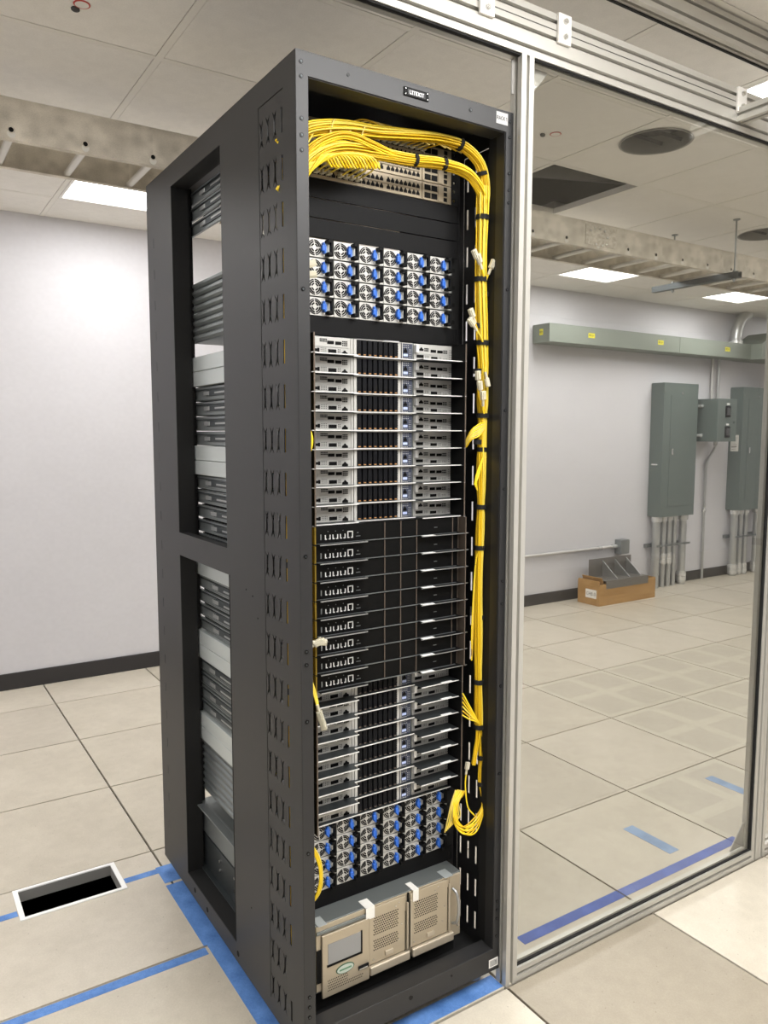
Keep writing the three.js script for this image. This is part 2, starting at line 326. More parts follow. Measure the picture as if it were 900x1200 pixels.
{
  const o = thing('partition_frame', 'silver aluminium extrusion frame of the partition beside and above the rack', 'partition', [0, 0, 0]);
  part('post', profY(-0.004, 0.036, 0.0, 2.415, -0.04, 0), mAlu, o);
  part('post', profY(1.142, 1.182, 0.0, 2.415, -0.04, 0), mAlu, o);
  part('post', profY(1.1835, 1.2235, 0.0, 2.415, -0.04, 0), mAlu, o);
  part('bottom_rail', profX(0.036, 1.142, 0.0015, 0.0415, -0.04, 0), mAlu, o);
  part('bottom_rail', profX(1.2235, 3.5, 0.0015, 0.0415, -0.04, 0), mAlu, o);
  part('top_beam', profX(-1.5, 3.5, 2.415, 2.455, -0.04, 0), mAlu, o);
  const upper = profX(-1.5, 3.5, 2.455, 2.535, -0.04, 0);
  part('top_beam', upper, mAlu, o);
  part('centre_groove', B(-1.5, 3.5, 2.494, 2.4965, -0.001, 0.0004), mAluGroove, o);
  part('cross_beam', profZ(0.862, 0.902, 2.437, 2.477, 0.0, 0.14), mAlu, o);
  part('ceiling_beam', [profX(-1.0, 3.6, 2.655, 2.735, -0.045, -0.005)], mAlu, o);
  part('ceiling_beam_gasket', [B(-1.0, 3.6, 2.651, 2.655, -0.045, -0.038)], mGasket, o);
  parts('glass_gasket', [B(0.036, 1.142, 2.4115, 2.415, -0.014, -0.004), B(0.036, 1.142, 0.0415, 0.0465, -0.014, -0.006), B(1.139, 1.142, 0.0445, 2.4115, -0.014, -0.003), B(-1.5, -0.004, 2.411, 2.415, -0.016, -0.004)], mGasket, o);
  part('edge_strip', [B(-0.012, -0.0045, 2.33, 2.408, -0.03, -0.027)], std(0xb8b6b2, 0.5), o);
  for (const x of [-0.121, 0.13, 0.879]) {
    part('joining_plate', RB(x - 0.022, x + 0.022, 2.466, 2.537, 0.0, 0.008, 0.0015), std(0xefede8, 0.42, 0.2), o);
    for (const y of [2.483, 2.519]) part('bolt', [cyl([x, y, 0.008], [x, y, 0.014], 0.0075, 14, 0.006), cyl([x, y, 0.0135], [x, y, 0.0145], 0.0035, 6)], mChrome, o);
  }
  for (const [x, y, sx, sy] of [[1.1415, 0.046, -1, 1], [0.0365, 2.409, 1, -1]]) {
    const g = ext(poly([[0, 0], [0.075, 0], [0.075, 0.004], [0.004, 0.085], [0, 0.085]]), 0.004).translate(0, 0, -0.037);
    const p = g.attributes.position; for (let i = 0; i < p.count; i++) p.setXY(i, x + sx * p.getX(i), y + sy * p.getY(i));
    if (sx * sy < 0) { for (let i = 0; i < p.count; i += 3) { const a = [p.getX(i), p.getY(i), p.getZ(i)]; p.setXYZ(i, p.getX(i + 1), p.getY(i + 1), p.getZ(i + 1)); p.setXYZ(i + 1, ...a); } }
    g.computeVertexNormals(); part('corner_gusset', g, std(0xc9c7c2, 0.45, 0.5), o);
  }
  const w1 = part('window_1', B(0.0375, 1.1385, 0.0455, 2.411, -0.0105, -0.009), mGlass, scene); w1.userData.kind = 'structure';
  const w2 = part('window_2', B(1.225, 3.49, 0.045, 2.411, -0.0105, -0.009), mGlass, scene); w2.userData.kind = 'structure';
}
// ---------- tape on the floor ----------
const strip = (x0, x1, z0, z1) => { const g = B(x0, x1, 0.0001, 0.0009, z0, z1); const p = g.attributes.position, u = g.attributes.uv; for (let i = 0; i < p.count; i++) u.setXY(i, p.getX(i) * 5, p.getZ(i) * 5); return g; };
single('floor_tape', [strip(-2.6, -0.634, -0.603, -0.57)], mTape, 'blue tape strip along the floor seam running left from the rack side', 'tape');
single('floor_tape', [strip(-2.6, -1.072, -1.092, -1.062)], mTape, 'short blue tape piece left of the floor hole', 'tape');
single('floor_tape', [strip(-0.742, -0.632, -1.092, -1.062)], mTape, 'short blue tape piece between the floor hole and the rack corner', 'tape');
single('floor_tape', [strip(-0.632, -0.572, -1.10, -0.99)], mTape, 'ragged blue tape patch under the rear left corner of the rack', 'tape');
single('floor_tape', [strip(-0.634, -0.568, -0.975, -0.6112)], mTape, 'wide doubled blue tape along the rear half of the rack side', 'tape');
single('floor_tape', [strip(-0.625, -0.577, -0.6108, 0.0)], mTape, 'narrower blue tape along the front half of the rack side', 'tape');
single('floor_tape', [strip(-0.575, -0.006, -0.06, -0.008)], mTape, 'blue tape along the floor below the front of the rack', 'tape');
single('floor_tape', [strip(0.165, 0.607, -0.142, -0.104)], mTapeDeep, 'deep blue tape behind the glass, half nearest the rack', 'tape');
single('floor_tape', [strip(0.612, 1.25, -0.142, -0.104)], mTapeDeep, 'deep blue tape behind the glass, half by the far post', 'tape');
single('floor_tape', [strip(0.948, 1.0, -0.4, -0.19)], mTapePale, 'short pale blue tape strip lying alone on the tile behind the glass', 'tape');
single('floor_tape', [strip(1.6, 1.65, -0.5, -0.3)], mTapePale, 'short pale blue tape strip on the perforated tile near the far post', 'tape');

// ---------- electrical gear on the back wall ----------
{
  const g = thing('wall_gutter', 'long grey metal wiring gutter mounted high on the white wall', 'wiring trough', [3.33, 2.265, ZB]);
  part('cover', RB(0, 1.7, 0, 0.152, 0.002, 0.2, 0.003), mGutter, g);
  part('cover', RB(1.702, 3.0, 0, 0.152, 0.002, 0.2, 0.003), mGutter, g);
  part('elbow_box', ext(poly([[2.85, 0], [4.2, 0], [4.2, 0.285], [3.1, 0.285], [2.85, 0.153]]), 0.32).translate(0.0, -0.003, 0.001), mGutter, g);
  part('knockout_cover', [cyl([3.2, 0.2, 0.32], [3.2, 0.2, 0.323], 0.015, 12)], mPanelLine, g);
  many('screw', [0.06, 0.5, 0.9, 1.3, 1.65, 1.76, 2.2, 2.6].flatMap((x) => [cyl([x, 0.146, 0.2], [x, 0.146, 0.203], 0.005, 8), cyl([x, 0.006, 0.2], [x, 0.006, 0.203], 0.005, 8)]), mSteelDull, g);
  const sign = textMat(128, 64, (c, w, h) => { c.fillStyle = '#e4da2c'; c.fillRect(0, 0, w, h); c.fillStyle = '#5b5510'; c.fillRect(14, 18, 26, 24); c.fillRect(52, 14, 10, 34); c.fillRect(72, 24, 38, 8); c.fillRect(72, 38, 26, 6); });
  for (const x of [0.5, 1.42, 2.45]) part('warning_label', RB(x - 0.04, x + 0.04, 0.06, 0.1, 0.2, 0.2015, 0.0006), sign, g);
  part('warning_label', RB(-0.0015, 0, 0.06, 0.11, 0.085, 0.125, 0.0006), sign, g);
  const mk = (name, label, x) => {
    const o = thing(name, label, 'electrical panel', [x, 0.705, ZB]);
    part('cabinet', RB(0, 0.52, 0, 1.285, 0.002, 0.15, 0.003), mPanel, o);
    part('door', RB(0.105, 0.45, 0.1, 1.17, 0.15, 0.1535, 0.0015), mPanel, o);
    part('door_gap', [B(0.102, 0.453, 0.097, 0.1, 0.15, 0.1512), B(0.102, 0.453, 1.17, 1.173, 0.15, 0.1512), B(0.102, 0.105, 0.1, 1.17, 0.15, 0.1512), B(0.45, 0.453, 0.1, 1.17, 0.15, 0.1512)], mPanelLine, o);
    parts('latch', [RB(0.13, 0.155, 0.6, 0.66, 0.1535, 0.16, 0.002), cyl([0.27, 1.19, 0.15], [0.27, 1.19, 0.156], 0.011, 12)], mChrome, o);
    many('trim_screw', [[0.5, 0.1], [0.5, 1.2], [0.02, 0.1], [0.02, 1.2], [0.5, 0.5]].map(([a, b]) => cyl([a, b, 0.15], [a, b, 0.154], 0.006, 8)), mChrome, o);
    return o;
  };
  const p1 = mk('electrical_panel', 'tall grey electrical panel on the wall beside the cardboard box', 4.895);
  part('maker_label', RB(-0.0015, 0.0, 0.5, 0.512, 0.03, 0.1, 0.0005), mWhite, p1);
  const p2 = mk('electrical_panel', 'tall grey electrical panel partly cut off by the right post', 6.165);
  part('maker_label', RB(-0.0015, 0, 0.62, 0.79, 0.03, 0.12, 0.0005), textMat(64, 128, (c, w, h) => { c.fillStyle = '#dedbd4'; c.fillRect(0, 0, w, h); c.fillStyle = '#77736d'; for (let i = 0; i < 9; i++) c.fillRect(6, 8 + i * 13, 30 + (i * 17) % 22, i === 6 ? 8 : 3); }), p2);
  const sb = thing('control_box', 'grey control box with two black rocker switches between the electrical panels', 'switch box', [5.52, 1.43, ZB]);
  part('enclosure', RB(0, 0.31, 0, 0.42, 0.002, 0.3, 0.003), mPanel, sb);
  for (const y of [0.095, 0.295]) {
    const s = part('rocker_switch', RB(0.12, 0.2, y - 0.055, y + 0.055, 0.3, 0.308, 0.002), mBlackSoft, sb);
    part('rocker', RB(0.135, 0.185, y - 0.035, y + 0.035, 0.308, 0.315, 0.003), std(0x4d4d4f, 0.4), s);
    part('tag', RB(0.14, 0.185, y + 0.065, y + 0.082, 0.3, 0.3015, 0.0005), mWhite, sb);
  }
  part('keyhole', cyl([0.265, 0.19, 0.3], [0.265, 0.19, 0.303], 0.009, 10), mBlackPl, sb);
  for (const y of [1.49, 1.78]) {
    const n = thing('conduit_nipple', y > 1.6 ? 'upper short conduit joining electrical panel and control box' : 'lower short conduit joining electrical panel and control box', 'conduit', [5.415, y, ZB + 0.12]);
    part('pipe', cyl([0, 0, 0], [0.105, 0, 0], 0.014, 12), mConduit, n);
    parts('locknut', [cyl([0.001, 0, 0], [0.02, 0, 0], 0.022, 8), cyl([0.09, 0, 0], [0.104, 0, 0], 0.022, 8)], mFitting, n);
  }
  const conduit = (x, r, top, label, fit, bottom = 0) => {
    const o = thing('vertical_conduit', label, 'conduit', [x, bottom, ZB + 0.075]);
    part('pipe', cyl([0, 0.0005, 0], [0, top - bottom, 0], r, 16), mConduit, o);
    const f = [cyl([0, top - bottom - 0.05, 0], [0, top - bottom - 0.001, 0], r * 1.3, 16)];
    if (fit) f.push(cyl([0, fit, 0], [0, fit + 0.05, 0], r * 1.3, 16), cyl([0, fit + 0.055, 0], [0, fit + 0.1, 0], r * 1.3, 16));
    parts('coupling', f, mFitting, o);
  };
  const ord = ['leftmost', 'second from left', 'third from left', 'fourth from left', 'rightmost'];
  [[4.945, 0.038, 0], [5.055, 0.025, 0.23], [5.142, 0.025, 0.23], [5.225, 0.023, 0], [5.355, 0.038, 0.03]].forEach(([x, r, f], i) => conduit(x, r, 0.705, ord[i] + ' steel conduit below the electrical panel by the cardboard box', f));
  [[6.22, 0.038, 0.02], [6.335, 0.025, 0.02], [6.43, 0.025, 0.02], [6.63, 0.036, 0.02]].forEach(([x, r, f], i) => conduit(x, r, 0.705, [ord[0], ord[1], ord[2], ord[4]][i] + ' steel conduit below the electrical panel at the right post', f));
  for (const [x0, x1, lab] of [[4.86, 5.45, 'strut rail holding the five conduits under the left electrical panel'], [6.14, 6.7, 'strut rail holding the conduits under the right electrical panel']]) {
    const s = thing('conduit_strut', lab, 'strut', [x0, 0.4, ZB]);
    part('channel', B(0, x1 - x0, 0, 0.035, 0.001, 0.03), mSteelDull, s);
    parts('clamp', [0.095, 0.21, 0.305, 0.395, 0.505].map((x) => B(Math.min(x, x1 - x0 - 0.06) - 0.05, Math.min(x, x1 - x0 - 0.06) + 0.05, 0.01, 0.03, 0.118, 0.124)), mSteelDull, s);
  }
  const tc = thing('thin_conduit', 'thin steel conduit bending from the control box down to the floor', 'conduit', [0, 0, 0]);
  part('pipe', tube([[5.86, 1.43, ZB + 0.06], [5.858, 1.36, ZB + 0.05], [5.83, 1.3, ZB + 0.035], [5.78, 1.22, ZB + 0.025], [5.765, 1.14, ZB + 0.024], [5.765, 0.6, ZB + 0.024], [5.772, 0.0005, ZB + 0.024]], 0.0145, 60, 10), mConduit, tc);
  parts('coupling', [cyl([5.86, 1.39, ZB + 0.055], [5.86, 1.428, ZB + 0.06], 0.021, 10), cyl([5.765, 0.7, ZB + 0.024], [5.765, 0.74, ZB + 0.024], 0.019, 10)], mFitting, tc);
  const uc = thing('thin_conduit', 'pair of thin steel conduits from the gutter down to the control box', 'conduit', [5.86, 1.852, ZB + 0.06]);
  part('pipe', [cyl([0, 0, 0], [0, 0.412, 0], 0.015, 10)], mConduit, uc);
  part('pipe', [cyl([-0.075, 0, -0.02], [-0.075, 0.412, -0.02], 0.013, 10)], std(0xc5c3c0, 0.5, 0.3), uc);
  const hc = thing('wall_outlet', 'surface outlet box fed by horizontal thin conduit low on the white wall', 'outlet', [4.44, 0.375, ZB]);
  part('box', RB(0, 0.12, 0, 0.135, 0.002, 0.075, 0.003), mSteelDull, hc);
  part('cover', RB(0.003, 0.117, 0.003, 0.132, 0.075, 0.08, 0.002), mSteelDull, hc);
  part('pipe', cyl([-2.6, 0.07, 0.02], [0, 0.072, 0.02], 0.013, 10), std(0xc9c7c4, 0.45, 0.4), hc);
  parts('coupling', [cyl([-0.06, 0.072, 0.02], [-0.001, 0.072, 0.02], 0.02, 10), cyl([-0.25, 0.072, 0.02], [-0.2, 0.072, 0.02], 0.018, 10)], mFitting, hc);
  const bc = thing('large_conduit', 'fat curved steel conduit rising from the gutter into the ceiling', 'conduit', [0, 0, 0]);
  part('pipe', tube([[6.05, 2.417, ZB + 0.11], [6.05, 2.5, ZB + 0.11], [6.07, 2.6, ZB + 0.115], [6.12, 2.68, ZB + 0.125], [6.2, 2.742, ZB + 0.14]], 0.056, 30, 18), mConduit, bc);
  part('coupling', cyl([6.05, 2.4175, ZB + 0.11], [6.05, 2.45, ZB + 0.11], 0.068, 18), mFitting, bc);
}
// ---------- cardboard box with bracket ----------
{
  const W = 0.75, D = 0.25, H = 0.19, t = 0.006;
  const o = thing('cardboard_box', 'open brown cardboard box on the floor by the wall with a white label', 'box', [4.215, 0, -3.215]);
  part('panel', [B(-W / 2, W / 2, 0.001, 0.006, -D / 2, D / 2)], mCard, o);
  part('panel', [B(-W / 2, W / 2, 0.006, H, D / 2 - t, D / 2)], mCard, o);
  part('panel', [B(-W / 2, W / 2, 0.006, H + 0.02, -D / 2, -D / 2 + t)], mCard, o);
  part('panel', [B(-W / 2, -W / 2 + t, 0.006, H + 0.03, -D / 2 + t, D / 2 - t)], mCard, o);
  part('panel', [B(W / 2 - t, W / 2, 0.006, H, -D / 2 + t, D / 2 - t)], mCard, o);
  part('flap', B(-0.29, W / 2, 0, 0.005, 0, 0.1).rotateX(0.25).translate(0, H + 0.002, -D / 2 + 0.05), mCard, o);
  part('flap', B(0, 0.005, 0, 0.09, -D / 2 + 0.01, D / 2 - 0.01).rotateZ(0.35).translate(-W / 2 + 0.07, H - 0.03, 0), mCard, o);
  const lab = part('paper_label', B(-0.0008, 0, -0.038, 0.038, -0.062, 0.062), textMat(160, 96, (c, w, h) => { c.fillStyle = '#f3f1ec'; c.fillRect(0, 0, w, h); c.fillStyle = '#222'; c.font = '50px sans-serif'; c.textAlign = 'center'; c.textBaseline = 'middle'; c.fillText('CHB.0', w / 2, h / 2); }), o, 'white paper label');
  lab.position.set(-W / 2, 0.1, 0.03);
  const b = thing('steel_bracket', 'grey steel angle bracket with gussets lying on the cardboard box', 'bracket', [4.215, H + 0.022, -3.2]);
  part('base_plate', [B(-0.29, 0.27, 0, 0.006, -0.09, 0.105), B(-0.29, 0.27, -0.065, 0.006, 0.105, 0.111)], mBracket, b);
  part('back_plate', B(-0.29, 0.27, 0.006, 0.17, -0.096, -0.09), mBracket, b);
  for (const x of [-0.12, 0.045, 0.2]) part('gusset', ext(poly([[0.09, 0.006], [-0.09, 0.006], [0.09, 0.15]].map(([a, c]) => [a, c])), 0.006).rotateY(Math.PI / 2).translate(x, 0, 0), mSteel, b);
}

// ---------- server rack ----------
const U0 = 0.1305, U = 0.04445;
{
  const XLr = -0.6, XRr = -0.005, ZFr = -0.03, ZRr = -1.09, Y0 = 0.045, Y1 = 2.283;
  const o = thing('server_rack', 'tall black open server rack filled with equipment and yellow cables', 'server rack', [0, 0, 0]);
  const slotHole = (cz, cy, plain) => polyHole(plain ? [[cz - 0.004, cy - 0.026], [cz - 0.004, cy + 0.026], [cz + 0.004, cy + 0.026], [cz + 0.004, cy - 0.026]]
    : [[cz - 0.011, cy - 0.031], [cz - 0.0042, cy - 0.012], [cz - 0.0042, cy + 0.012], [cz - 0.011, cy + 0.031], [cz - 0.0005, cy + 0.02], [cz + 0.009, cy + 0.031], [cz + 0.0042, cy + 0.01], [cz + 0.0042, cy - 0.01], [cz + 0.009, cy - 0.031], [cz - 0.0005, cy - 0.02]]);
  const side = (name, x, label) => {
    const s = poly(rectPts(ZRr, ZFr, Y0, Y1));
    s.holes.push(polyHole([[-0.845, 1.2], [-0.845, 2.222], [-0.452, 2.222], [-0.452, 1.2]]), polyHole([[-0.845, 0.1], [-0.845, 1.13], [-0.44, 1.13], [-0.44, 0.1]]));
    s.holes.push(polyHole([[-0.2155, 0.085], [-0.2155, 2.229], [-0.088, 2.229], [-0.088, 0.085]].reverse()));
    for (let k = 0; k < 21; k++) s.holes.push(polyHole([[-1.0265, 0.17 + k * 0.0955], [-1.0265, 0.2 + k * 0.0955], [-1.0235, 0.2 + k * 0.0955], [-1.0235, 0.17 + k * 0.0955]]));
    const g = ext(s, 0.0022).rotateY(-Math.PI / 2).translate(x, 0, 0);
    const p = part(name, g, mRack, o);
    const t = poly(rectPts(-0.2125, -0.088, 0.085, 2.2265));
    for (let k = 0; k < 22; k++) { const y = 2.166 - k * 0.0972; for (let c = 0; c < 4; c++) { if (c === 3 && k === 20) continue; t.holes.push(slotHole(-0.199 + c * 0.0345, y, c === 3 || x > -0.3)); } }
    part('slotted_panel', ext(t, 0.0022).rotateY(-Math.PI / 2).translate(x, 0, 0), mRack, o);
    // returns that give the openings depth
    const sx = x < -0.3 ? 1 : -1, a = x < -0.3 ? x : x - 0.0022, q = (d) => sx > 0 ? [a, a + d] : [a + 0.0022 - d, a + 0.0022];
    const [r0, r1] = q(0.05);
    parts('post_return', [B(r0, r1, 0.1, 2.222, -0.8485, -0.846), B(r0, r1, 0.1, 2.222, -0.4515, -0.4495), B(r0, r1, 0.0975, 0.0998, -0.845, -0.45), B(r0, r1, 2.2222, 2.2245, -0.845, -0.45)], mRackIn, o);
    part('post_return', [B(...q(0.045), 0.05, 2.28, -1.09, -1.088)], mRack, o);
    return p;
  };
  side('side_panel', XLr + 0.0022); side('side_panel', XRr);
  // cover strip around the slotted panel gap: dark backing line
  parts('panel_gap', [B(XLr + 0.003, XLr + 0.0045, 0.08, 2.234, -0.219, -0.209), B(XLr + 0.003, XLr + 0.0045, 2.223, 2.234, -0.219, -0.085)], mVoid, o);
  // front frame
  const f = poly(rectPts(XLr, XRr, 0.042, Y1)); f.holes.push(polyHole([[-0.571, 0.105], [-0.571, 2.236], [-0.028, 2.236], [-0.028, 0.105]]));
  part('front_frame', ext(f, 0.003, 0.0008).translate(0, 0, ZFr), mRack, o);
  parts('frame_return', [B(-0.571, -0.5695, 0.105, 2.236, ZFr - 0.03, ZFr), B(-0.0295, -0.028, 0.105, 2.236, ZFr - 0.03, ZFr), B(-0.571, -0.028, 2.2345, 2.236, ZFr - 0.05, ZFr), B(-0.571, -0.028, 0.1035, 0.105, ZFr - 0.045, ZFr)], mRack, o);
  part('inner_wall', [B(-0.0285, -0.0255, 0.11, 2.235, ZFr - 0.06, ZFr - 0.031)], mRackIn, o);
  const r = poly(rectPts(XLr, XRr, Y0, Y1)); r.holes.push(polyHole([[-0.545, 0.1], [-0.545, 2.22], [-0.06, 2.22], [-0.06, 0.1]]));
  part('rear_frame', ext(r, 0.003).translate(0, 0, ZRr), mRack, o);
  part('top_panel', [RB(XLr, XRr, Y1 - 0.002, Y1 + 0.002, ZRr, ZFr + 0.003, 0.001)], mRack, o);
  part('bottom_panel', [B(XLr + 0.004, XRr - 0.004, 0.06, 0.064, ZRr + 0.004, ZFr - 0.003)], mRackIn, o);
  part('cable_grommet', [RB(-0.54, -0.49, 0.064, 0.072, -0.105, -0.06, 0.003)], mBlackSoft, o);
  part('cable_grommet', [RB(-0.13, -0.08, 0.064, 0.072, -0.2, -0.15, 0.003)], mBlackSoft, o);
  part('cross_brace', RB(XLr + 0.001, XLr + 0.03, 1.131, 1.199, -0.846, -0.44, 0.002), mRack, o);
  // mounting rails
  for (const [x, s] of [[-0.532, -1], [-0.074, 1]]) {
    part('mounting_rail', [B(x - 0.0015, x + 0.0015, 0.11, 2.23, -0.24, -0.185), B(Math.min(x, x + s * 0.03), Math.max(x, x + s * 0.03), 0.11, 2.23, -0.187, -0.185)], mRackIn, o);
    part('mounting_rail', [B(x - 0.0015, x + 0.0015, 0.11, 2.23, -0.93, -0.865), B(Math.min(x, x + s * 0.045), Math.max(x, x + s * 0.045), 0.11, 2.23, -0.867, -0.865)], mRackIn, o);
  }
  const sq = []; for (let k = 0; k < 141; k++) { if (k % 3 !== 1) continue; const y = U0 + k * U / 3; sq.push(B(-0.0742 + 0.006, -0.0742 + 0.015, y, y + 0.0095, -0.185, -0.1845)); }
  many('square_hole', sq, mVoid, o);
  const dots = []; for (let k = 0; k < 47; k++) for (const z of [-0.895]) dots.push(cyl([-0.5338, U0 + k * U + 0.02, z], [-0.5352, U0 + k * U + 0.02, z], 0.0028, 6));
  many('rail_screw', dots, mSteelDull, o);
  // frame screws
  const sc = [], sl = [];
  for (const y of [2.262, 2.233, 2.15, 2.117, 2.087, 1.805, 1.233, 1.02, 0.99, 0.86, 0.55, 0.2, 0.175, 0.15]) { sc.push(cyl([-0.587, y, ZFr + 0.0025], [-0.587, y, ZFr + 0.0042], 0.0048, 12)); sl.push(cyl([-0.587, y, ZFr + 0.004], [-0.587, y, ZFr + 0.0048], 0.0022, 8)); }
  for (const y of [2.262, 2.225, 2.14, 2.1, 2.07, 1.86, 1.56, 1.36, 1.12, 1.06, 0.84, 0.6, 0.24, 0.215, 0.19, 0.14]) { sc.push(cyl([-0.0165, y, ZFr + 0.0025], [-0.0165, y, ZFr + 0.0042], 0.0042, 12)); sl.push(cyl([-0.0165, y, ZFr + 0.004], [-0.0165, y, ZFr + 0.0048], 0.002, 8)); }
  sc.push(cyl([-0.475, 2.262, ZFr + 0.0025], [-0.475, 2.262, ZFr + 0.004], 0.004, 10), cyl([-0.14, 2.263, ZFr + 0.0025], [-0.14, 2.263, ZFr + 0.004], 0.005, 10), cyl([-0.3, 0.078, ZFr + 0.0025], [-0.3, 0.078, ZFr + 0.004], 0.006, 10), cyl([-0.17, 0.085, ZFr + 0.0025], [-0.17, 0.085, ZFr + 0.004], 0.0035, 10));
  sl.push(cyl([-0.14, 2.263, ZFr + 0.004], [-0.14, 2.263, ZFr + 0.005], 0.0025, 8));
  many('frame_screw', sc, mScrew, o); many('screw_head', sl, mSteelDark, o);
  const lower = []; for (const [z, y] of [[-0.78, 0.075], [-0.67, 0.07], [-0.43, 0.072]]) lower.push(cyl([XLr - 0.0006, y, z], [XLr + 0.001, y, z], 0.008, 12));
  for (const [z, y] of [[-0.33, 1.11], [-0.26, 1.05], [-0.29, 1.1], [-0.33, 0.26]]) lower.push(cyl([XLr - 0.0006, y, z], [XLr + 0.001, y, z], 0.0022, 8));
  many('side_hole', lower, mVoid, o);
  const feet = []; for (const [x, z] of [[-0.55, -0.98], [-0.05, -0.085], [-0.55, -0.1], [-0.05, -1.0]]) feet.push(cyl([x, 0.001, z], [x, 0.012, z], 0.024, 18), cyl([x, 0.012, z], [x, 0.06, z], 0.008, 10), cyl([x, 0.02, z], [x, 0.03, z], 0.014, 6));
  feet.forEach((g, i) => 0); for (let i = 0; i < 4; i++) part('levelling_foot', feet.slice(i * 3, i * 3 + 3), mSteel, o);
  const logo = part('maker_badge', RB(-0.034, 0.034, -0.0095, 0.0095, 0, 0.003, 0.0008), mBlackSoft, o); logo.position.set(-0.298, 2.2625, ZFr + 0.0028);
  const lp = part('badge_print', B(-0.024, 0.024, -0.006, 0.006, 0, 0.0004), textMat(256, 64, (c, w, h) => { c.fillStyle = '#18181a'; c.fillRect(0, 0, w, h); c.fillStyle = '#f4f4f4'; c.font = 'bold 60px sans-serif'; c.textAlign = 'center'; c.textBaseline = 'middle'; c.fillText('LITEXIT', w / 2, h / 2 + 2); }), logo); lp.position.z = 0.0029;
  many('badge_rivet', [[-0.03, 0.006], [-0.03, -0.006], [0.03, -0.006], [0.03, 0.006]].map(([a, b]) => cyl([a, b, 0.0028], [a, b, 0.0036], 0.0009, 8)), mChrome, logo);
  const l1 = part('rack_label', RB(-0.0185, 0.0185, -0.014, 0.014, 0, 0.001, 0.0004), textMat(256, 192, (c, w, h) => { c.fillStyle = '#b9b9b8'; c.fillRect(0, 0, w, h); c.fillStyle = '#000'; c.font = 'bold 84px sans-serif'; c.textAlign = 'center'; c.textBaseline = 'middle'; c.fillText('RACK 1', w / 2, h / 2, w * 0.94); }), o, 'white label reading RACK 1'); l1.position.set(-0.042, 2.2645, ZFr + 0.003);
  const l2 = part('rating_label', RB(-0.016, 0.016, -0.012, 0.012, 0, 0.001, 0.0004), textMat(128, 96, (c, w, h) => { c.fillStyle = '#e3e1dc'; c.fillRect(0, 0, w, h); c.fillStyle = '#8b8b88'; c.fillRect(16, 14, 96, 68); c.fillStyle = '#c9c8c4'; for (let i = 0; i < 5; i++) c.fillRect(22, 20 + i * 12, 84 - (i * 23) % 30, 5); }), o, 'small white rating label'); l2.position.set(-0.026, 0.066, ZFr + 0.003);
}

// ---------- rack equipment ----------
const CXR = -0.303;
const upos = (u) => U0 + u * U;
// slide rail on the left flank of a chassis (local x = -0.222 is the flank)
function flank(o, kind, z0 = -0.72, y = 0) {
  if (kind === 'rail') {
    part('slide_rail', [B(-0.2275, -0.2222, 0.004, 0.0405, z0, -0.14), B(-0.2295, -0.2275, 0.004, 0.0075, z0, -0.14), B(-0.2295, -0.2275, 0.036, 0.0405, z0, -0.14)], mSteelDull, o);
    parts('inner_slide', [RB(-0.2312, -0.2277, 0.013, 0.031, -0.60, -0.14, 0.0012), B(-0.2322, -0.2277, 0.032, 0.0345, z0, -0.14)], mSteelDark, o);
    parts('slide_latch', [RB(-0.2328, -0.231, 0.019, 0.0245, -0.53, -0.4, 0.0008), RB(-0.2328, -0.2277, 0.016, 0.028, -0.62, -0.575, 0.001)], mSteel, o);
  } else if (kind === 'cover') {
    part('side_cover', [RB(-0.2395, -0.2222, 0.001, 0.0443, z0, -0.14, 0.002)], mCover, o);
  } else if (kind === 'ribs') {
    parts('side_rib', [0.004, 0.026].map((b) => ext(poly([[-0.226, b], [-0.2325, b + 0.006], [-0.2325, b + 0.0135], [-0.226, b + 0.0175]]), 0.58).translate(0, 0, -0.72)), mSteelDull, o);
  }
}
const lx = (x) => -0.482 + (x - 145) / 380 * 0.097 - CXR, ly = (y) => 0.0425 * (1 - (y - 75) / 195);
const rx = (x) => -0.2035 + (x - 320) / 375 * 0.1232 - CXR, ry = (y) => 0.0425 * (1 - (y - 95) / 178);
function grid(x0, x1, y0, y1, nx, ny, z, d = 0.0008, k = 0.68) { const g = []; const w = (x1 - x0) / nx, h = (y1 - y0) / ny; for (let i = 0; i < nx; i++) for (let j = 0; j < ny; j++) g.push(B(x0 + (i + 0.5 - k / 2) * w, x0 + (i + 0.5 + k / 2) * w, y0 + (j + 0.5 - k / 2) * h, y0 + (j + 0.5 + k / 2) * h, z, z + d)); return g; }
function jack(x0, x1, y0, y1, z, d = 0.001) { const w = x1 - x0, h = y1 - y0; return ext(poly([[x0, y0], [x1, y0], [x1, y0 + h * 0.45], [x0 + w * 0.68, y0 + h * 0.75], [x0 + w * 0.62, y1], [x0 + w * 0.38, y1], [x0 + w * 0.32, y0 + h * 0.75], [x0, y0 + h * 0.45]]), d).translate(0, 0, z); }
const geoCache = {};
function share(k, f) { return geoCache[k] || (geoCache[k] = M(f())); }
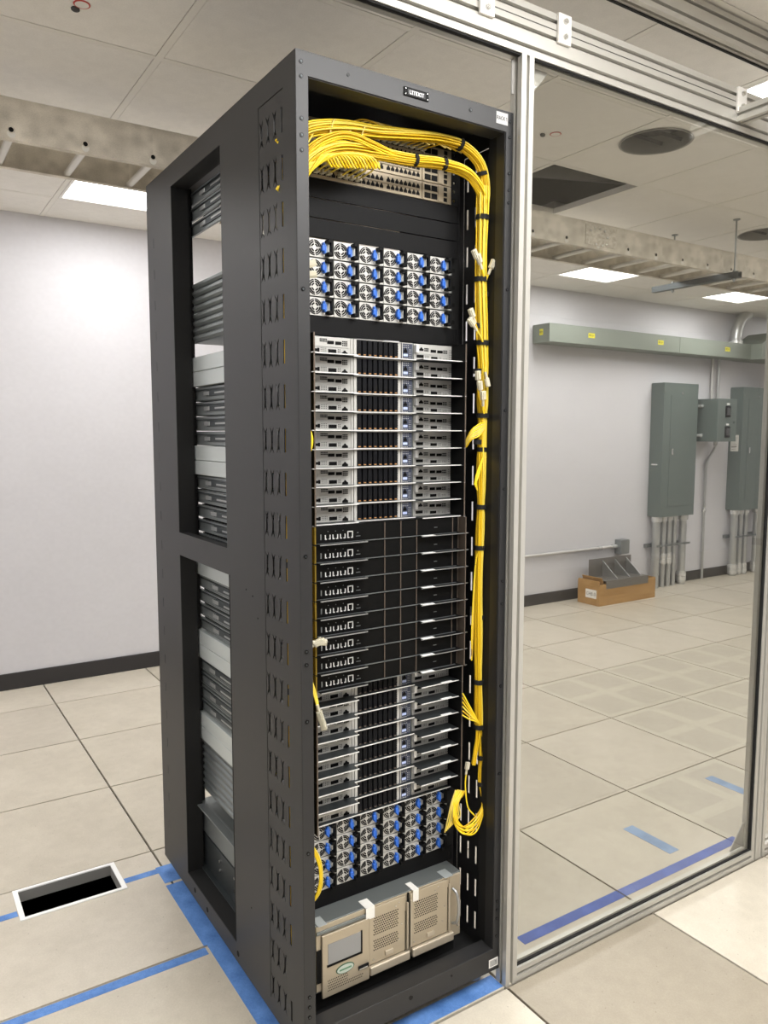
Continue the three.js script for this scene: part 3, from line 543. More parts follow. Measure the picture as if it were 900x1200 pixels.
function makeServer(lit, kind, label, group, u) {
  const o = thing('rack_server', label, 'server', [CXR, upos(u), -0.165], group);
  part('chassis', share('ch', () => B(-0.222, 0.222, 0.0012, 0.0432, -0.72, -0.003)), mSteelDull, o);
  flank(o, kind);
  part('tray', share('tray', () => B(-0.222, 0.222, 0, 0.0012, -0.1, 0.012)), mSteelDark, o);
  const low = u === 9;
  if (!low) { part('shelf_lip', share('lipL', () => B(-0.222, -0.088, 0, 0.0012, 0.012, 0.034)), mSteelDark, o); part('shelf_lip', share('lipR', () => B(0.098, 0.221, 0, 0.0012, 0.012, 0.044)), mSteelDark, o); }
  [[-0.212, -0.086, low ? 0.012 : 0.034], [-0.086, 0.098, 0.012], [0.098, 0.221, low ? 0.012 : 0.044]].forEach(([a, b, z], i) => part('lip_edge', share('le' + i + low, () => B(a, b, -0.0008, 0.0016, z, z + 0.0016)), mSilverEdge, o));
  const lp = part('io_panel', share('lp', () => [RB(-0.222, lx(528), 0.0014, 0.0425, -0.003, 0, 0.0008), B(-0.222, lx(492), ly(182), ly(168), 0, 0.0015), B(lx(505), lx(527), 0.002, 0.042, 0, 0.002)]), mSilver, o);
  many('port', share('lpp', () => [...grid(lx(175), lx(252), ly(132), ly(92), 6, 2, 0), B(lx(255), lx(325), ly(150), ly(115), 0, 0.0008), B(lx(340), lx(405), ly(153), ly(118), 0, 0.0008), ...grid(lx(412), lx(472), ly(165), ly(105), 4, 3, 0), B(lx(150), lx(172), ly(240), ly(198), 0, 0.0008), ...grid(lx(180), lx(248), ly(242), ly(190), 4, 3, 0, 0.0008, 0.4), B(lx(264), lx(350), ly(245), ly(205), 0, 0.0008), ...grid(lx(362), lx(398), ly(245), ly(195), 2, 3, 0, 0.0008, 0.45), jack(lx(408), lx(472), ly(258), ly(210), 0, 0.0008), B(-0.215, lx(148), ly(235), ly(205), 0, 0.0008)]), mBlackPl, lp);
  const rp = part('io_panel', share('rp', () => [RB(rx(320), rx(695), 0.0014, 0.0425, -0.003, 0, 0.0008), B(rx(352), rx(650), ry(200), ry(188), 0, 0.0015)]), mSilver, o);
  many('port', share('rpp', () => [jack(rx(370), rx(410), ry(165), ry(128), 0, 0.0008), ...grid(rx(418), rx(462), ry(170), ry(130), 4, 2, 0), B(rx(480), rx(532), ry(176), ry(146), 0, 0.0008), B(rx(545), rx(598), ry(178), ry(148), 0, 0.0008), ...grid(rx(602), rx(645), ry(182), ry(140), 3, 2, 0), B(rx(345), rx(412), ry(240), ry(208), 0, 0.0008), ...grid(rx(425), rx(466), ry(242), ry(210), 3, 3, 0, 0.0008, 0.4), B(rx(485), rx(547), ry(250), ry(220), 0, 0.0008), ...grid(rx(556), rx(588), ry(252), ry(216), 2, 3, 0, 0.0008, 0.4), ...grid(rx(600), rx(645), ry(252), ry(226), 3, 2, 0, 0.0008, 0.35), ...grid(rx(660), rx(690), ry(250), ry(130), 2, 5, 0, 0.0008, 0.3)]), mBlackPl, rp);
  part('release_tab', share('rt', () => RB(rx(322), rx(350), ry(190), ry(108), 0, 0.01, 0.001)), mSilverEdge, rp);
  const bay0 = -0.3755 - CXR, bw = 0.1225 / 8;
  part('bay_frame', share('bf', () => [B(bay0 - 0.008, bay0, 0.0014, 0.0425, -0.003, 0.004), B(bay0 - 0.008, bay0 + 0.1315, 0.0412, 0.0425, -0.003, 0.004), B(bay0 + 0.1225, bay0 + 0.1315, 0.0014, 0.0425, -0.003, 0.001)]), mSilver, o);
  for (let k = 0; k < 8; k++) {
    const d = new THREE.Mesh(share('dr', () => [RB(0.0008, bw - 0.003, 0.003, 0.0405, -0.003, 0.006, 0.0008), ...[0.012, 0.018, 0.024, 0.03].map((y) => B(bw - 0.003, bw - 0.0008, y, y + 0.003, -0.003, 0.003))]), mBay);
    d.name = 'drive'; d.position.set(bay0 + k * bw, 0, 0); o.add(d);
    const t = new THREE.Mesh(share('dl', () => B(0.003, bw - 0.006, 0.004, 0.0068, 0.006, 0.0072)), lit ? mOrange : mBrownEdge); t.name = 'drive_latch'; d.add(t);
  }
  const mm = part('network_module', share('nm', () => RB(-0.243 - CXR, -0.2105 - CXR, 0.0014, 0.0425, -0.003, 0.003, 0.0008)), mNavy, o);
  const m0 = -0.243 - CXR;
  many('frame_edge', share('nmf', () => [B(m0, m0 + 0.0325, 0.0405, 0.0425, 0.003, 0.0038), B(m0, m0 + 0.0022, 0.0014, 0.0425, 0.003, 0.0038), ...grid(m0 + 0.003, m0 + 0.0225, 0.028, 0.039, 4, 2, 0.003, 0.0008, 0.35), ...grid(m0 + 0.021, m0 + 0.03, 0.004, 0.028, 2, 5, 0.003, 0.0008, 0.35), ...grid(m0 + 0.003, m0 + 0.02, 0.002, 0.006, 4, 1, 0.003, 0.0008, 0.5)]), mSilver, mm);
  part('label', share('nml', () => B(m0 + 0.005, m0 + 0.018, 0.009, 0.015, 0.003, 0.0038)), mLabelBlue, mm);
  part('jack', share('nmj', () => jack(m0 + 0.006, m0 + 0.0165, 0.018, 0.0295, 0.003, 0.0009)), mBlackPl, mm);
  part('ear', share('ear', () => B(-0.215, -0.2125, 0.001, 0.0435, -0.003, 0.052)), mBlackSoft, o); part('ear', share('ear2', () => B(0.2205, 0.223, 0.001, 0.0435, -0.003, 0.058)), mBlackSoft, o);
  part('ear_edge', share('eare', () => B(-0.2155, -0.212, 0.0005, 0.044, 0.052, 0.0535)), mBrownEdge, o); part('ear_edge', share('eare2', () => B(0.22, 0.2235, 0.0005, 0.044, 0.058, 0.0595)), mBrownEdge, o);
  if (!lit && !low) part('sticker', share('stk', () => B(0.165, 0.2, 0.0012, 0.0017, 0.037, 0.046)), mWhite, o);
  return o;
}
const nth = ['topmost', 'second from top', 'third from top', 'fourth from top', 'fifth from top', 'sixth from top', 'seventh from top', 'eighth from top', 'ninth from top', 'bottom'];
const coverU = new Set([34, 35, 28, 29, 21, 15, 16, 9, 10]);
const kindOf = (u) => coverU.has(u) ? 'cover' : 'rail';
for (let k = 0; k < 10; k++) makeServer(true, kindOf(35 - k), `silver server with orange-tabbed drives, ${nth[k]} in the upper stack of ten`, 'servers in the upper stack', 35 - k);
for (let k = 0; k < 8; k++) makeServer(false, kindOf(16 - k), `dim silver server with plain black drives, ${k === 7 ? 'bottom' : nth[k]} in the lower stack of eight`, 'servers in the lower stack', 16 - k);
// black appliances
for (let k = 0; k < 9; k++) {
  const u = 25 - k;
  const o = thing('network_appliance', `black appliance with four small jacks, ${k === 8 ? 'bottom' : nth[k]} of nine mid-rack`, 'network device', [CXR, upos(u), -0.125], 'black appliances in the rack middle');
  part('chassis', share('ach', () => B(-0.222, 0.222, 0.0012, 0.0432, -0.72, -0.003)), mBlackSoft, o);
  flank(o, kindOf(u), -0.76);
  part('faceplate', share('afp', () => [RB(-0.212, 0.218, 0.0015, 0.0432, -0.003, 0, 0.0006), B(-0.07, 0.22, 0.0435, 0.0442, -0.003, 0.002)]), mBlackPl, o);
  for (let j = 0; j < 4; j++) {
    const x = -0.486 + j * 0.0205 - CXR;
    const jj = part('jack', share('aj' + (j === 3), () => [B(0, 0.0022, 0.0115, j === 3 ? 0.026 : 0.021, 0, 0.002), B(0.0128, 0.015, 0.0115, j === 3 ? 0.026 : 0.021, 0, 0.002), B(0, 0.005, 0.01, 0.0122, 0, 0.002), B(0.01, 0.015, 0.01, 0.0122, 0, 0.002), ...(j === 3 ? [B(0, 0.015, 0.0245, 0.0265, 0, 0.002)] : [])]), mSilverEdge, o); jj.position.x = x;
  }
  many('marking', share('amk', () => [B(-0.498 - CXR, -0.495 - CXR, 0.01, 0.023, 0, 0.001), B(-0.4 - CXR, -0.388 - CXR, 0.012, 0.0135, 0, 0.0006), B(-0.397 - CXR, -0.393 - CXR, 0.02, 0.022, 0, 0.0006), B(-0.165 - CXR, -0.155 - CXR, 0.018, 0.0195, 0, 0.0006), ...[0, 1, 2].map((j) => B(-0.478 + j * 0.0205 - CXR, -0.4765 + j * 0.0205 - CXR, 0.028, 0.03, 0, 0.0006))]), mSteelDull, o);
  for (const x of [-0.318, -0.27, -0.221, -0.106, -0.0875]) part('divider', share('adv', () => B(-0.0012, 0.0012, 0.0035, 0.042, 0, 0.0022)), mBrownEdge, o).position.x = x - CXR;
  part('lip', share('alip', () => B(-0.205, 0.21, 0.0, 0.0014, -0.003, 0.004)), mSteelDull, o); part('lip', share('alip2', () => B(-0.205, -0.075, -0.0004, 0.001, 0.004, 0.018)), mBlackSoft, o); part('lip_edge', share('alip3', () => B(-0.205, -0.075, -0.0012, 0.0014, 0.018, 0.0195)), mSteel, o);
  part('pull_tab', share('apt', () => B(0.085, 0.235, -0.0004, 0.001, 0.004, 0.02)), mBlackSoft, o); part('lip_edge', share('apte', () => B(0.085, 0.235, -0.0008, 0.0012, 0.02, 0.0212)), mSteel, o); part('sticker', share('apts', () => B(0.09, 0.128, 0.001, 0.0016, 0.008, 0.0214)), mWhite, o);
  part('ear', share('aear', () => [B(-0.217, -0.2135, 0.002, 0.0425, -0.045, 0.014), B(-0.25, -0.2165, 0.002, 0.0425, -0.045, -0.042)]), mOlive, o);
  part('ear', share('aear2', () => B(0.2205, 0.2235, 0.001, 0.0435, -0.003, 0.026)), mBrownEdge, o);
}
// power shelves
function arcSlot(r0, r1, a0, a1, d) { const s = new THREE.Shape(); s.absarc(0, 0, r1, a0, a1, false); s.absarc(0, 0, r0, a1, a0, true); s.closePath(); return new THREE.ExtrudeGeometry(s, { depth: d, bevelEnabled: false, curveSegments: 4 }); }
const fanGeo = M([[0.0058, 0.0094], [0.011, 0.0145], [0.0157, 0.0182]].flatMap(([a, b]) => [0, 1, 2, 3].map((q) => arcSlot(a, b, q * Math.PI / 2 + 0.2, q * Math.PI / 2 + 0.2 + Math.PI / 2 - (0.0026 / a), 0.0008))));
const moduleGeo = M([RB(0.0006, 0.069, 0.001, 0.0425, -0.003, 0, 0.0006)]);
const trimGeo = M([B(0.04, 0.041, 0.004, 0.04, 0, 0.001), B(0.05, 0.0515, 0.004, 0.04, 0, 0.004), ...[0.006, 0.0375].map((y) => cyl([0.044, y, 0], [0.044, y, 0.0015], 0.0018, 8))]);
const handleGeo = M([RB(0.0535, 0.0595, 0.003, 0.0415, 0.008, 0.018, 0.001), RB(0.046, 0.0595, 0.033, 0.0405, 0, 0.018, 0.001), RB(0.046, 0.0595, 0.004, 0.0115, 0, 0.018, 0.001), B(0.0625, 0.0688, 0.008, 0.034, 0, 0.0006)]);
const latchGeo = M([RB(0.0345, 0.0455, 0.014, 0.028, 0, 0.010, 0.002, 2), RB(0.037, 0.043, 0.025, 0.0345, 0, 0.009, 0.002, 2), RB(0.0385, 0.043, 0.009, 0.016, 0, 0.012, 0.0015, 2)]);
const latchPad = M([RB(0.0435, 0.053, 0.010, 0.033, 0, 0.0035, 0.001)]);
function powerShelf(u, label, group) {
  const o = thing('power_shelf', label, 'power supply', [CXR, upos(u), -0.165], group);
  part('chassis', share('ps', () => B(-0.222, 0.222, 0.0012, 0.0432, -0.72, -0.004)), mSteelDull, o);
  flank(o, 'ribs');
  part('ear', share('pse', () => [B(-0.222, -0.203, 0.001, 0.0435, -0.004, -0.001)]), mSilver, o);
  for (let c = 0; c < 6; c++) {
    const m = new THREE.Mesh(moduleGeo, mSilver); m.name = 'power_module'; m.position.set(-0.505 + c * 0.0698 - CXR, 0, 0); m.castShadow = m.receiveShadow = true; o.add(m);
    const add = (n, g, mt, p = [0, 0, 0]) => { const q = new THREE.Mesh(g, mt); q.name = n; q.position.set(...p); q.castShadow = q.receiveShadow = true; m.add(q); };
    add('fan_grille', fanGeo, mBlackPl, [0.019, 0.0215, 0]); add('trim', trimGeo, mSilverEdge); add('handle', handleGeo, mBlackPl); add('latch', latchGeo, mBlue); add('latch_pad', latchPad, mBlueLight);
  }
  return o;
}
const four = ['top row', 'second row', 'third row', 'bottom row'];
for (let k = 0; k < 4; k++) powerShelf(40 - k, `${four[k]} of blue-latched fan power supplies above the upper servers`, 'power supply rows above the servers');
for (let k = 0; k < 4; k++) powerShelf(8 - k, `${four[k]} of blue-latched fan power supplies below the lower servers`, 'power supply rows below the servers');
// blanking panels
for (const [u, lab] of [[43, 'black blanking panel directly under the yellow-cabled switches'], [42, 'middle one of three black blanking panels above the power supplies'], [41, 'black blanking panel directly above the upper power supplies'], [36, 'black blanking panel between upper power supplies and servers'], [4, 'black blanking panel above the tan battery unit']]) {
  const o = thing('blanking_panel', lab, 'panel', [CXR, upos(u), -0.165]);
  part('plate', RB(-0.239, 0.239, 0.0008, 0.0437, -0.003, 0, 0.001), mBlank, o);
  parts('slot', [B(0.226, 0.231, 0.012, 0.023, -0.0005, 0.0006), B(-0.231, -0.226, 0.012, 0.023, -0.0005, 0.0006)], mVoid, o);
}
// network switches
['lowest', 'middle', 'top'].forEach((w, k) => {
  const u = 44 + k;
  const o = thing('network_switch', `${w} tan network switch among the yellow patch cables at the rack top`, 'network switch', [CXR, upos(u), -0.165], 'network switches at the rack top');
  part('chassis', share('sch', () => B(-0.218, 0.207, 0.0012, 0.0432, -0.5, -0.004)), mSwitch, o);
  flank(o, 'rail', -0.72);
  part('faceplate', share('sfp', () => [RB(-0.236, 0.214, 0.0008, 0.0438, -0.004, 0, 0.0008), B(-0.2, 0.115, 0.0205, 0.0225, 0, 0.002), B(0.122, 0.127, 0.003, 0.041, 0, 0.002), B(0.172, 0.186, 0.003, 0.041, 0, 0.002)]), mSwitch, o);
  const ports = []; for (let gk = 0; gk < 3; gk++) for (let c = 0; c < 8; c++) for (const y of [0.008, 0.025]) ports.push(jack(-0.2 + gk * 0.108 + c * 0.0126, -0.2 + gk * 0.108 + c * 0.0126 + 0.0098, y + (y > 0.02 ? 0 : 0), y + 0.011, 0, 0.0012));
  many('port', share('sport', () => ports), mBlackPl, o);
  many('uplink_port', share('sup', () => [0, 1].flatMap((c) => [0.006, 0.025].map((y) => B(0.13 + c * 0.021, 0.148 + c * 0.021, y, y + 0.013, 0, 0.0012)))), mBlackPl, o);
  many('status_window', share('sst', () => [0.005, 0.018, 0.031].map((y) => B(0.19, 0.2, y, y + 0.009, 0, 0.0012))), mBlackPl, o);
  parts('mount_screw', [0.01, 0.033].map((y) => cyl([0.2205, y, 0], [0.2205, y, 0.003], 0.0035, 10)), mChrome, o);
});
// ---------- battery unit at the bottom ----------
{
  const o = thing('battery_unit', 'tan metal battery backup unit with screen and perforated doors at the rack bottom', 'battery unit', [CXR, U0, -0.1]);
  part('body', [RB(-0.228, 0.222, 0.001, 0.178, -0.80, -0.006, 0.002)], mUpsTop, o);
  part('support_rail', [RB(-0.2345, -0.2285, 0.085, 0.188, -0.80, -0.10, 0.001), RB(-0.26, -0.2345, 0.183, 0.188, -0.80, -0.10, 0.001)], mSteelDull, o);
  part('support_rail', [RB(-0.2345, -0.2285, -0.03, 0.078, -0.78, -0.10, 0.001), RB(-0.25, -0.2345, -0.03, -0.025, -0.78, -0.10, 0.001)], mSteelDark, o);
  parts('rail_bolt', [[0.05, -0.62], [0.02, -0.62], [0.055, -0.5], [0.015, -0.5]].map(([p, q]) => cyl([-0.2385, p, q], [-0.2345, p, q], 0.005, 8)), mChrome, o);
  part('front_plate', RB(-0.226, 0.218, 0.006, 0.176, -0.006, -0.003, 0.001), mUps, o);
  const x = (w) => w - CXR, y = (w) => w - U0;
  // control module
  const cm = part('control_module', RB(-0.213, x(-0.38), -0.012, 0.152, -0.003, 0.004, 0.002), mUps, o);
  part('screen', [B(x(-0.5), x(-0.406), y(0.203), y(0.2565), 0.004, 0.0046)], mScreen, cm);
  part('screen_bezel', [B(x(-0.503), x(-0.403), y(0.198), y(0.203), 0.004, 0.0062), B(x(-0.406), x(-0.4025), y(0.198), y(0.259), 0.004, 0.0062)], mBlackPl, cm);
  const oval = new THREE.Shape(); oval.absellipse(0, 0, 0.026, 0.0125, 0, Math.PI * 2);
  const oval2 = new THREE.Shape(); oval2.absellipse(0, 0, 0.0235, 0.0105, 0, Math.PI * 2);
  const e1 = part('oval_badge', ext(oval, 0.0015), std(0x2d5a40, 0.4), cm); e1.position.set(x(-0.452), y(0.177), 0.004);
  const e2 = part('oval_badge', ext(oval2, 0.0022), std(0xb9c3b8, 0.4), cm); e2.position.set(x(-0.452), y(0.177), 0.004);
  const eb = part('badge_band', B(-0.017, 0.017, -0.0022, 0.0018, 0, 0.0027), std(0x5b8a6a, 0.4), cm); eb.position.set(x(-0.452), y(0.177), 0.004);
  part('serial_port', [RB(x(-0.414), x(-0.384), y(0.155), y(0.166), 0.004, 0.0075, 0.001)], mBlackSoft, cm);
  part('port_shell', [B(x(-0.413), x(-0.388), y(0.157), y(0.1605), 0.0075, 0.0085)], mChrome, cm);
  const v = []; for (let r = 0; r < 5; r++) for (let c = 0; c < (r < 3 ? 12 : 21); c++) v.push(cyl([x(-0.5) + c * 0.0048 + (r % 2) * 0.0024, y(0.135) + (4 - r) * 0.0065, 0.0036], [x(-0.5) + c * 0.0048 + (r % 2) * 0.0024, y(0.135) + (4 - r) * 0.0065, 0.0044], 0.0015, 6));
  part('vent_hole', v, mVoid, cm).userData.kind = 'stuff';
  part('top_lip', [RB(-0.226, x(-0.384), 0.155, 0.163, -0.004, 0.001, 0.001), cyl([-0.2, 0.166, -0.012], [x(-0.39), 0.166, -0.012], 0.0035, 8)], mUpsTop, o);
  part('side_slot', [B(-0.2255, -0.2135, 0.03, 0.115, -0.003, 0.0)], mBlackPl, o);
  // battery doors
  for (const [a, b] of [[x(-0.379), x(-0.268)], [x(-0.252), x(-0.128)]]) {
    const d = part('battery_door', RB(a, b, 0.022, 0.172, -0.003, 0.001, 0.0015), mUps, o);
    const h = [], w = (b - a);
    for (const [y0, rows] of [[0.1, 8], [0.058, 5]]) for (let r = 0; r < rows; r++) for (let c = 0; c < 13; c++) h.push(cyl([a + 0.014 + c * 0.0058 + (r % 2) * 0.0029, y0 + r * 0.0062, 0.0006], [a + 0.014 + c * 0.0058 + (r % 2) * 0.0029, y0 + r * 0.0062, 0.0015], 0.0019, 6));
    part('vent_hole', h, mVoid, d).userData.kind = 'stuff';
    part('grip', [RB(a + w * 0.42, a + w * 0.42 + 0.024, 0.033, 0.045, 0.001, 0.006, 0.0012)], mUpsBar, d);
    many('rivet', [[a + 0.08, 0.155], [a + 0.09, 0.162], [b - 0.012, 0.1], [a + 0.012, 0.034], [b - 0.02, 0.06]].map(([p, q]) => cyl([p, q, 0.001], [p, q, 0.0022], 0.002, 8)), mChrome, d);
  }
  part('handle_bar', [RB(x(-0.2665), x(-0.2615), 0.025, 0.155, 0.001, 0.008, 0.002)], mUpsBar, o);
  part('handle_bar', [RB(x(-0.2555), x(-0.2505), 0.03, 0.158, 0.001, 0.008, 0.002)], mUpsBar, o);
  part('handle_bar', [RB(x(-0.128), x(-0.1235), 0.02, 0.16, 0.001, 0.006, 0.002)], mUpsBar, o);
  parts('door_gap', [B(x(-0.261), x(-0.256), 0.006, 0.176, -0.003, 0.0008), B(x(-0.2695), x(-0.267), 0.02, 0.13, -0.003, 0.0012), B(x(-0.1305), x(-0.1285), 0.025, 0.15, -0.003, 0.0012)], mBlackPl, o);
  part('lower_bar', RB(x(-0.38), x(-0.257), -0.004, 0.02, -0.003, 0.01, 0.004, 2), mUpsBar, o);
  part('lower_bar', RB(x(-0.249), x(-0.112), -0.004, 0.02, -0.003, 0.01, 0.004, 2), mUpsBar, o);
  part('side_handle', [tube([[x(-0.112), 0.14, 0], [x(-0.108), 0.13, 0.014], [x(-0.106), 0.09, 0.02], [x(-0.108), 0.05, 0.014], [x(-0.112), 0.04, 0]], 0.004, 20, 8)], mSteel, o);
  part('side_plate', RB(x(-0.122), x(-0.084), 0.0, 0.175, -0.004, -0.001, 0.001), mUps, o);
  parts('side_screw', [0.03, 0.05, 0.11].map((q) => cyl([x(-0.094), q, -0.001], [x(-0.094), q, 0.003], 0.004, 8)), mChrome, o);
  for (const [a, w] of [[x(-0.39), 0.026], [x(-0.245), 0.018], [x(-0.525), 0.024], [x(-0.14), 0.028]]) {
    const big = a > -0.1 && a < 0.1;
    part('tape_piece', [RB(a, a + w, 0.1785, 0.1795, -0.035, 0.003, 0.0004), ...(big ? [RB(a, a + w, 0.148, 0.179, 0.0012, 0.003, 0.0004)] : [])], big ? mTapeWhite : mCover, o);
  }
  part('rear_shelf', B(-0.222, 0.22, -0.062, -0.002, -0.80, -0.03), mRackIn, o);
}

// ---------- yellow patch cables ----------
const vcurve = (pts) => new THREE.CatmullRomCurve3(pts.map(V), false, 'centripetal');
const MD = new THREE.Vector3(0, 0, 1);
// n cables following a path inside a rounded cross-section; rad(t) half widths, spread in the plane normal to the path
function strands(o, pts, n, rad, r = 0.0022, opts = {}) {
  const c = vcurve(pts), N = opts.samples || 26;
  for (let k = 0; k < n; k++) {
    const a = k * 2.399963 + (opts.phase || 0), q = Math.sqrt((k + 0.5) / n);
    const tw = opts.twist || 0, wob = rr(0, 6.28), wa = opts.wobble ?? 0.0015;
    const P = [];
    const t0 = (opts.startJit || 0) * rnd(), t1 = 1 - (opts.endJit || 0) * rnd();
    for (let i = 0; i <= N; i++) {
      const t = t0 + (t1 - t0) * i / N, p = c.getPoint(t), T = c.getTangent(t);
      const n1 = new THREE.Vector3().crossVectors(T, MD); if (n1.lengthSq() < 1e-6) n1.set(1, 0, 0); n1.normalize();
      const n2 = new THREE.Vector3().crossVectors(n1, T).normalize();
      const R = rad(t), aa = a + tw * t;
      p.addScaledVector(n1, (Array.isArray(R) ? R[0] : R) * q * Math.cos(aa) + wa * Math.sin(t * 9 + wob));
      p.addScaledVector(n2, (Array.isArray(R) ? R[1] : R) * q * Math.sin(aa) + wa * Math.cos(t * 7 + wob));
      P.push(p);
    }
    const g = new THREE.TubeGeometry(new THREE.CatmullRomCurve3(P, false, 'centripetal'), opts.seg || 44, r, 5);
    part('cable', g, (opts.mats || yellows)[k % (opts.mats || yellows).length], o);
  }
}
const strap = (o, p, T, R, w = 0.009) => { const d = V(T).normalize(), a = V(p); const g = new THREE.CylinderGeometry(R, R, w, 18, 1).applyQuaternion(new THREE.Quaternion().setFromUnitVectors(new THREE.Vector3(0, 1, 0), d)).translate(a.x, a.y, a.z); part('strap', g, mStrap, o); };
function plug(o, p, dir, s = 1) {
  const g = M([RB(-0.0058, 0.0058, 0.002, 0.022, -0.004, 0.004, 0.0012), B(-0.003, 0.003, 0.004, 0.02, 0.004, 0.006), cyl([0, -0.012, 0], [0, 0.002, 0], 0.0032, 8)]);
  g.scale(s, s, s).applyQuaternion(new THREE.Quaternion().setFromUnitVectors(new THREE.Vector3(0, 1, 0), V(dir).normalize())).translate(...p);
  part('plug', g, mPlug, o);
}
const lerp = (a, b, t) => a + (b - a) * t;
{
  // upper run
  const o = thing('cable_bundle', 'upper bundle of yellow patch cables arching across the switches', 'cables', [0, 0, 0]);
  const A = [[-0.59, 2.115, -0.12], [-0.55, 2.15, -0.095], [-0.494, 2.172, -0.1], [-0.428, 2.186, -0.105], [-0.36, 2.192, -0.105], [-0.265, 2.204, -0.1], [-0.163, 2.215, -0.1], [-0.105, 2.205, -0.092], [-0.058, 2.17, -0.088], [-0.04, 2.115, -0.09], [-0.046, 2.05, -0.09]];
  strands(o, A, 26, (t) => [lerp(0.02, 0.0125, Math.min(1, t * 1.8)), 0.013], 0.0022, { twist: 1.2 });
  // short leads from the top switch joining the run
  for (let k = 0; k < 16; k++) {
    const x = -0.43 + k * 0.0165, y = upos(46) + 0.03;
    part('cable', tube([[x, y, -0.164], [x - 0.004, y - 0.004, -0.14], [x + 0.012, y + 0.0, -0.12], [x + 0.05, y + 0.012, -0.11], [x + 0.11, 2.196 + rr(-0.005, 0.008), -0.103]], 0.0021, 20, 5), k % 3 ? mYellowDull : yellows[3], o);
    part('plug', B(x - 0.005, x + 0.005, y - 0.004, y + 0.004, -0.1635, -0.15), mPlug, o);
  }
  strap(o, [-0.118, 2.21, -0.094], [1, -0.2, 0], 0.0155);
  strap(o, [-0.05, 2.15, -0.09], [0.25, -1, 0], 0.0145);
  strap(o, [-0.555, 2.118, -0.09], [0.7, 0.4, 0.1], 0.016, 0.012);
}
{
  // lower run
  const o = thing('cable_bundle', 'lower bundle of yellow patch cables sweeping across the switch fronts', 'cables', [0, 0, 0]);
  const Bp = [[-0.59, 2.02, -0.12], [-0.555, 2.075, -0.085], [-0.51, 2.112, -0.082], [-0.456, 2.132, -0.082], [-0.366, 2.139, -0.085], [-0.271, 2.143, -0.085], [-0.17, 2.152, -0.088], [-0.091, 2.14, -0.088], [-0.048, 2.095, -0.088], [-0.045, 2.05, -0.09]];
  strands(o, Bp, 24, (t) => [lerp(0.017, 0.0125, Math.min(1, t * 1.6)), 0.012], 0.0022, { twist: 1.5 });
  const B1 = [[-0.59, 2.06, -0.12], [-0.555, 2.098, -0.085], [-0.515, 2.132, -0.078], [-0.466, 2.155, -0.076], [-0.429, 2.158, -0.076], [-0.384, 2.151, -0.078], [-0.32, 2.142, -0.083], [-0.25, 2.143, -0.085]];
  strands(o, B1, 12, () => [0.009, 0.008], 0.0022, { twist: 1, phase: 1 });
  // leads dropping into the lowest and middle switches
  for (let k = 0; k < 20; k++) {
    const row = k % 2, x = -0.515 + k * 0.0079, y = upos(44) + (row ? 0.03 : 0.013) + (k % 5 === 0 ? U : 0);
    part('cable', tube([[x, y, -0.163], [x + 0.002, y + 0.001, -0.135], [x + 0.012, y + 0.012, -0.108], [x + 0.004, y + 0.034, -0.094], [x - 0.03, 2.117 + rr(-0.004, 0.008), -0.085], [x - 0.075 > -0.58 ? x - 0.075 : -0.58, 2.105 + rr(-0.012, 0.01) - Math.max(0, -0.5 - x) * 0.6, -0.085]], 0.0021, 26, 5), k % 4 === 0 ? yellows[4] : mYellowDull, o);
    part('plug', B(x - 0.005, x + 0.005, y - 0.004, y + 0.004, -0.163, -0.148), mPlug, o);
  }
  for (let k = 0; k < 16; k++) {
    const px = -0.498 + k * 0.0082, top = 2.1 + k * 0.0012, py = upos(44) + 0.034;
    part('cable', tube([[-0.59, 1.985 + k * 0.003, -0.12], [-0.557, 2.035 + k * 0.0025, -0.08], [lerp(-0.545, -0.51, k / 15), 2.062 + k * 0.0022, -0.072], [lerp(-0.52, -0.45, k / 15), top, -0.068], [px - 0.012, top + 0.003, -0.07], [px + 0.012, top - 0.016, -0.078], [px + 0.014, py + 0.016, -0.1], [px + 0.004, py + 0.003, -0.13], [px, py, -0.15]], 0.0022, 44, 5), k % 4 === 3 ? yellows[4] : yellows[k % 4], o);
    part('plug', B(px - 0.005, px + 0.005, py - 0.004, py + 0.004, -0.163, -0.146), mPlug, o);
  }
  strap(o, [-0.26, 2.1435, -0.085], [1, 0.03, 0], 0.0145);
  strap(o, [-0.172, 2.1515, -0.088], [1, 0.03, 0], 0.0145);
}
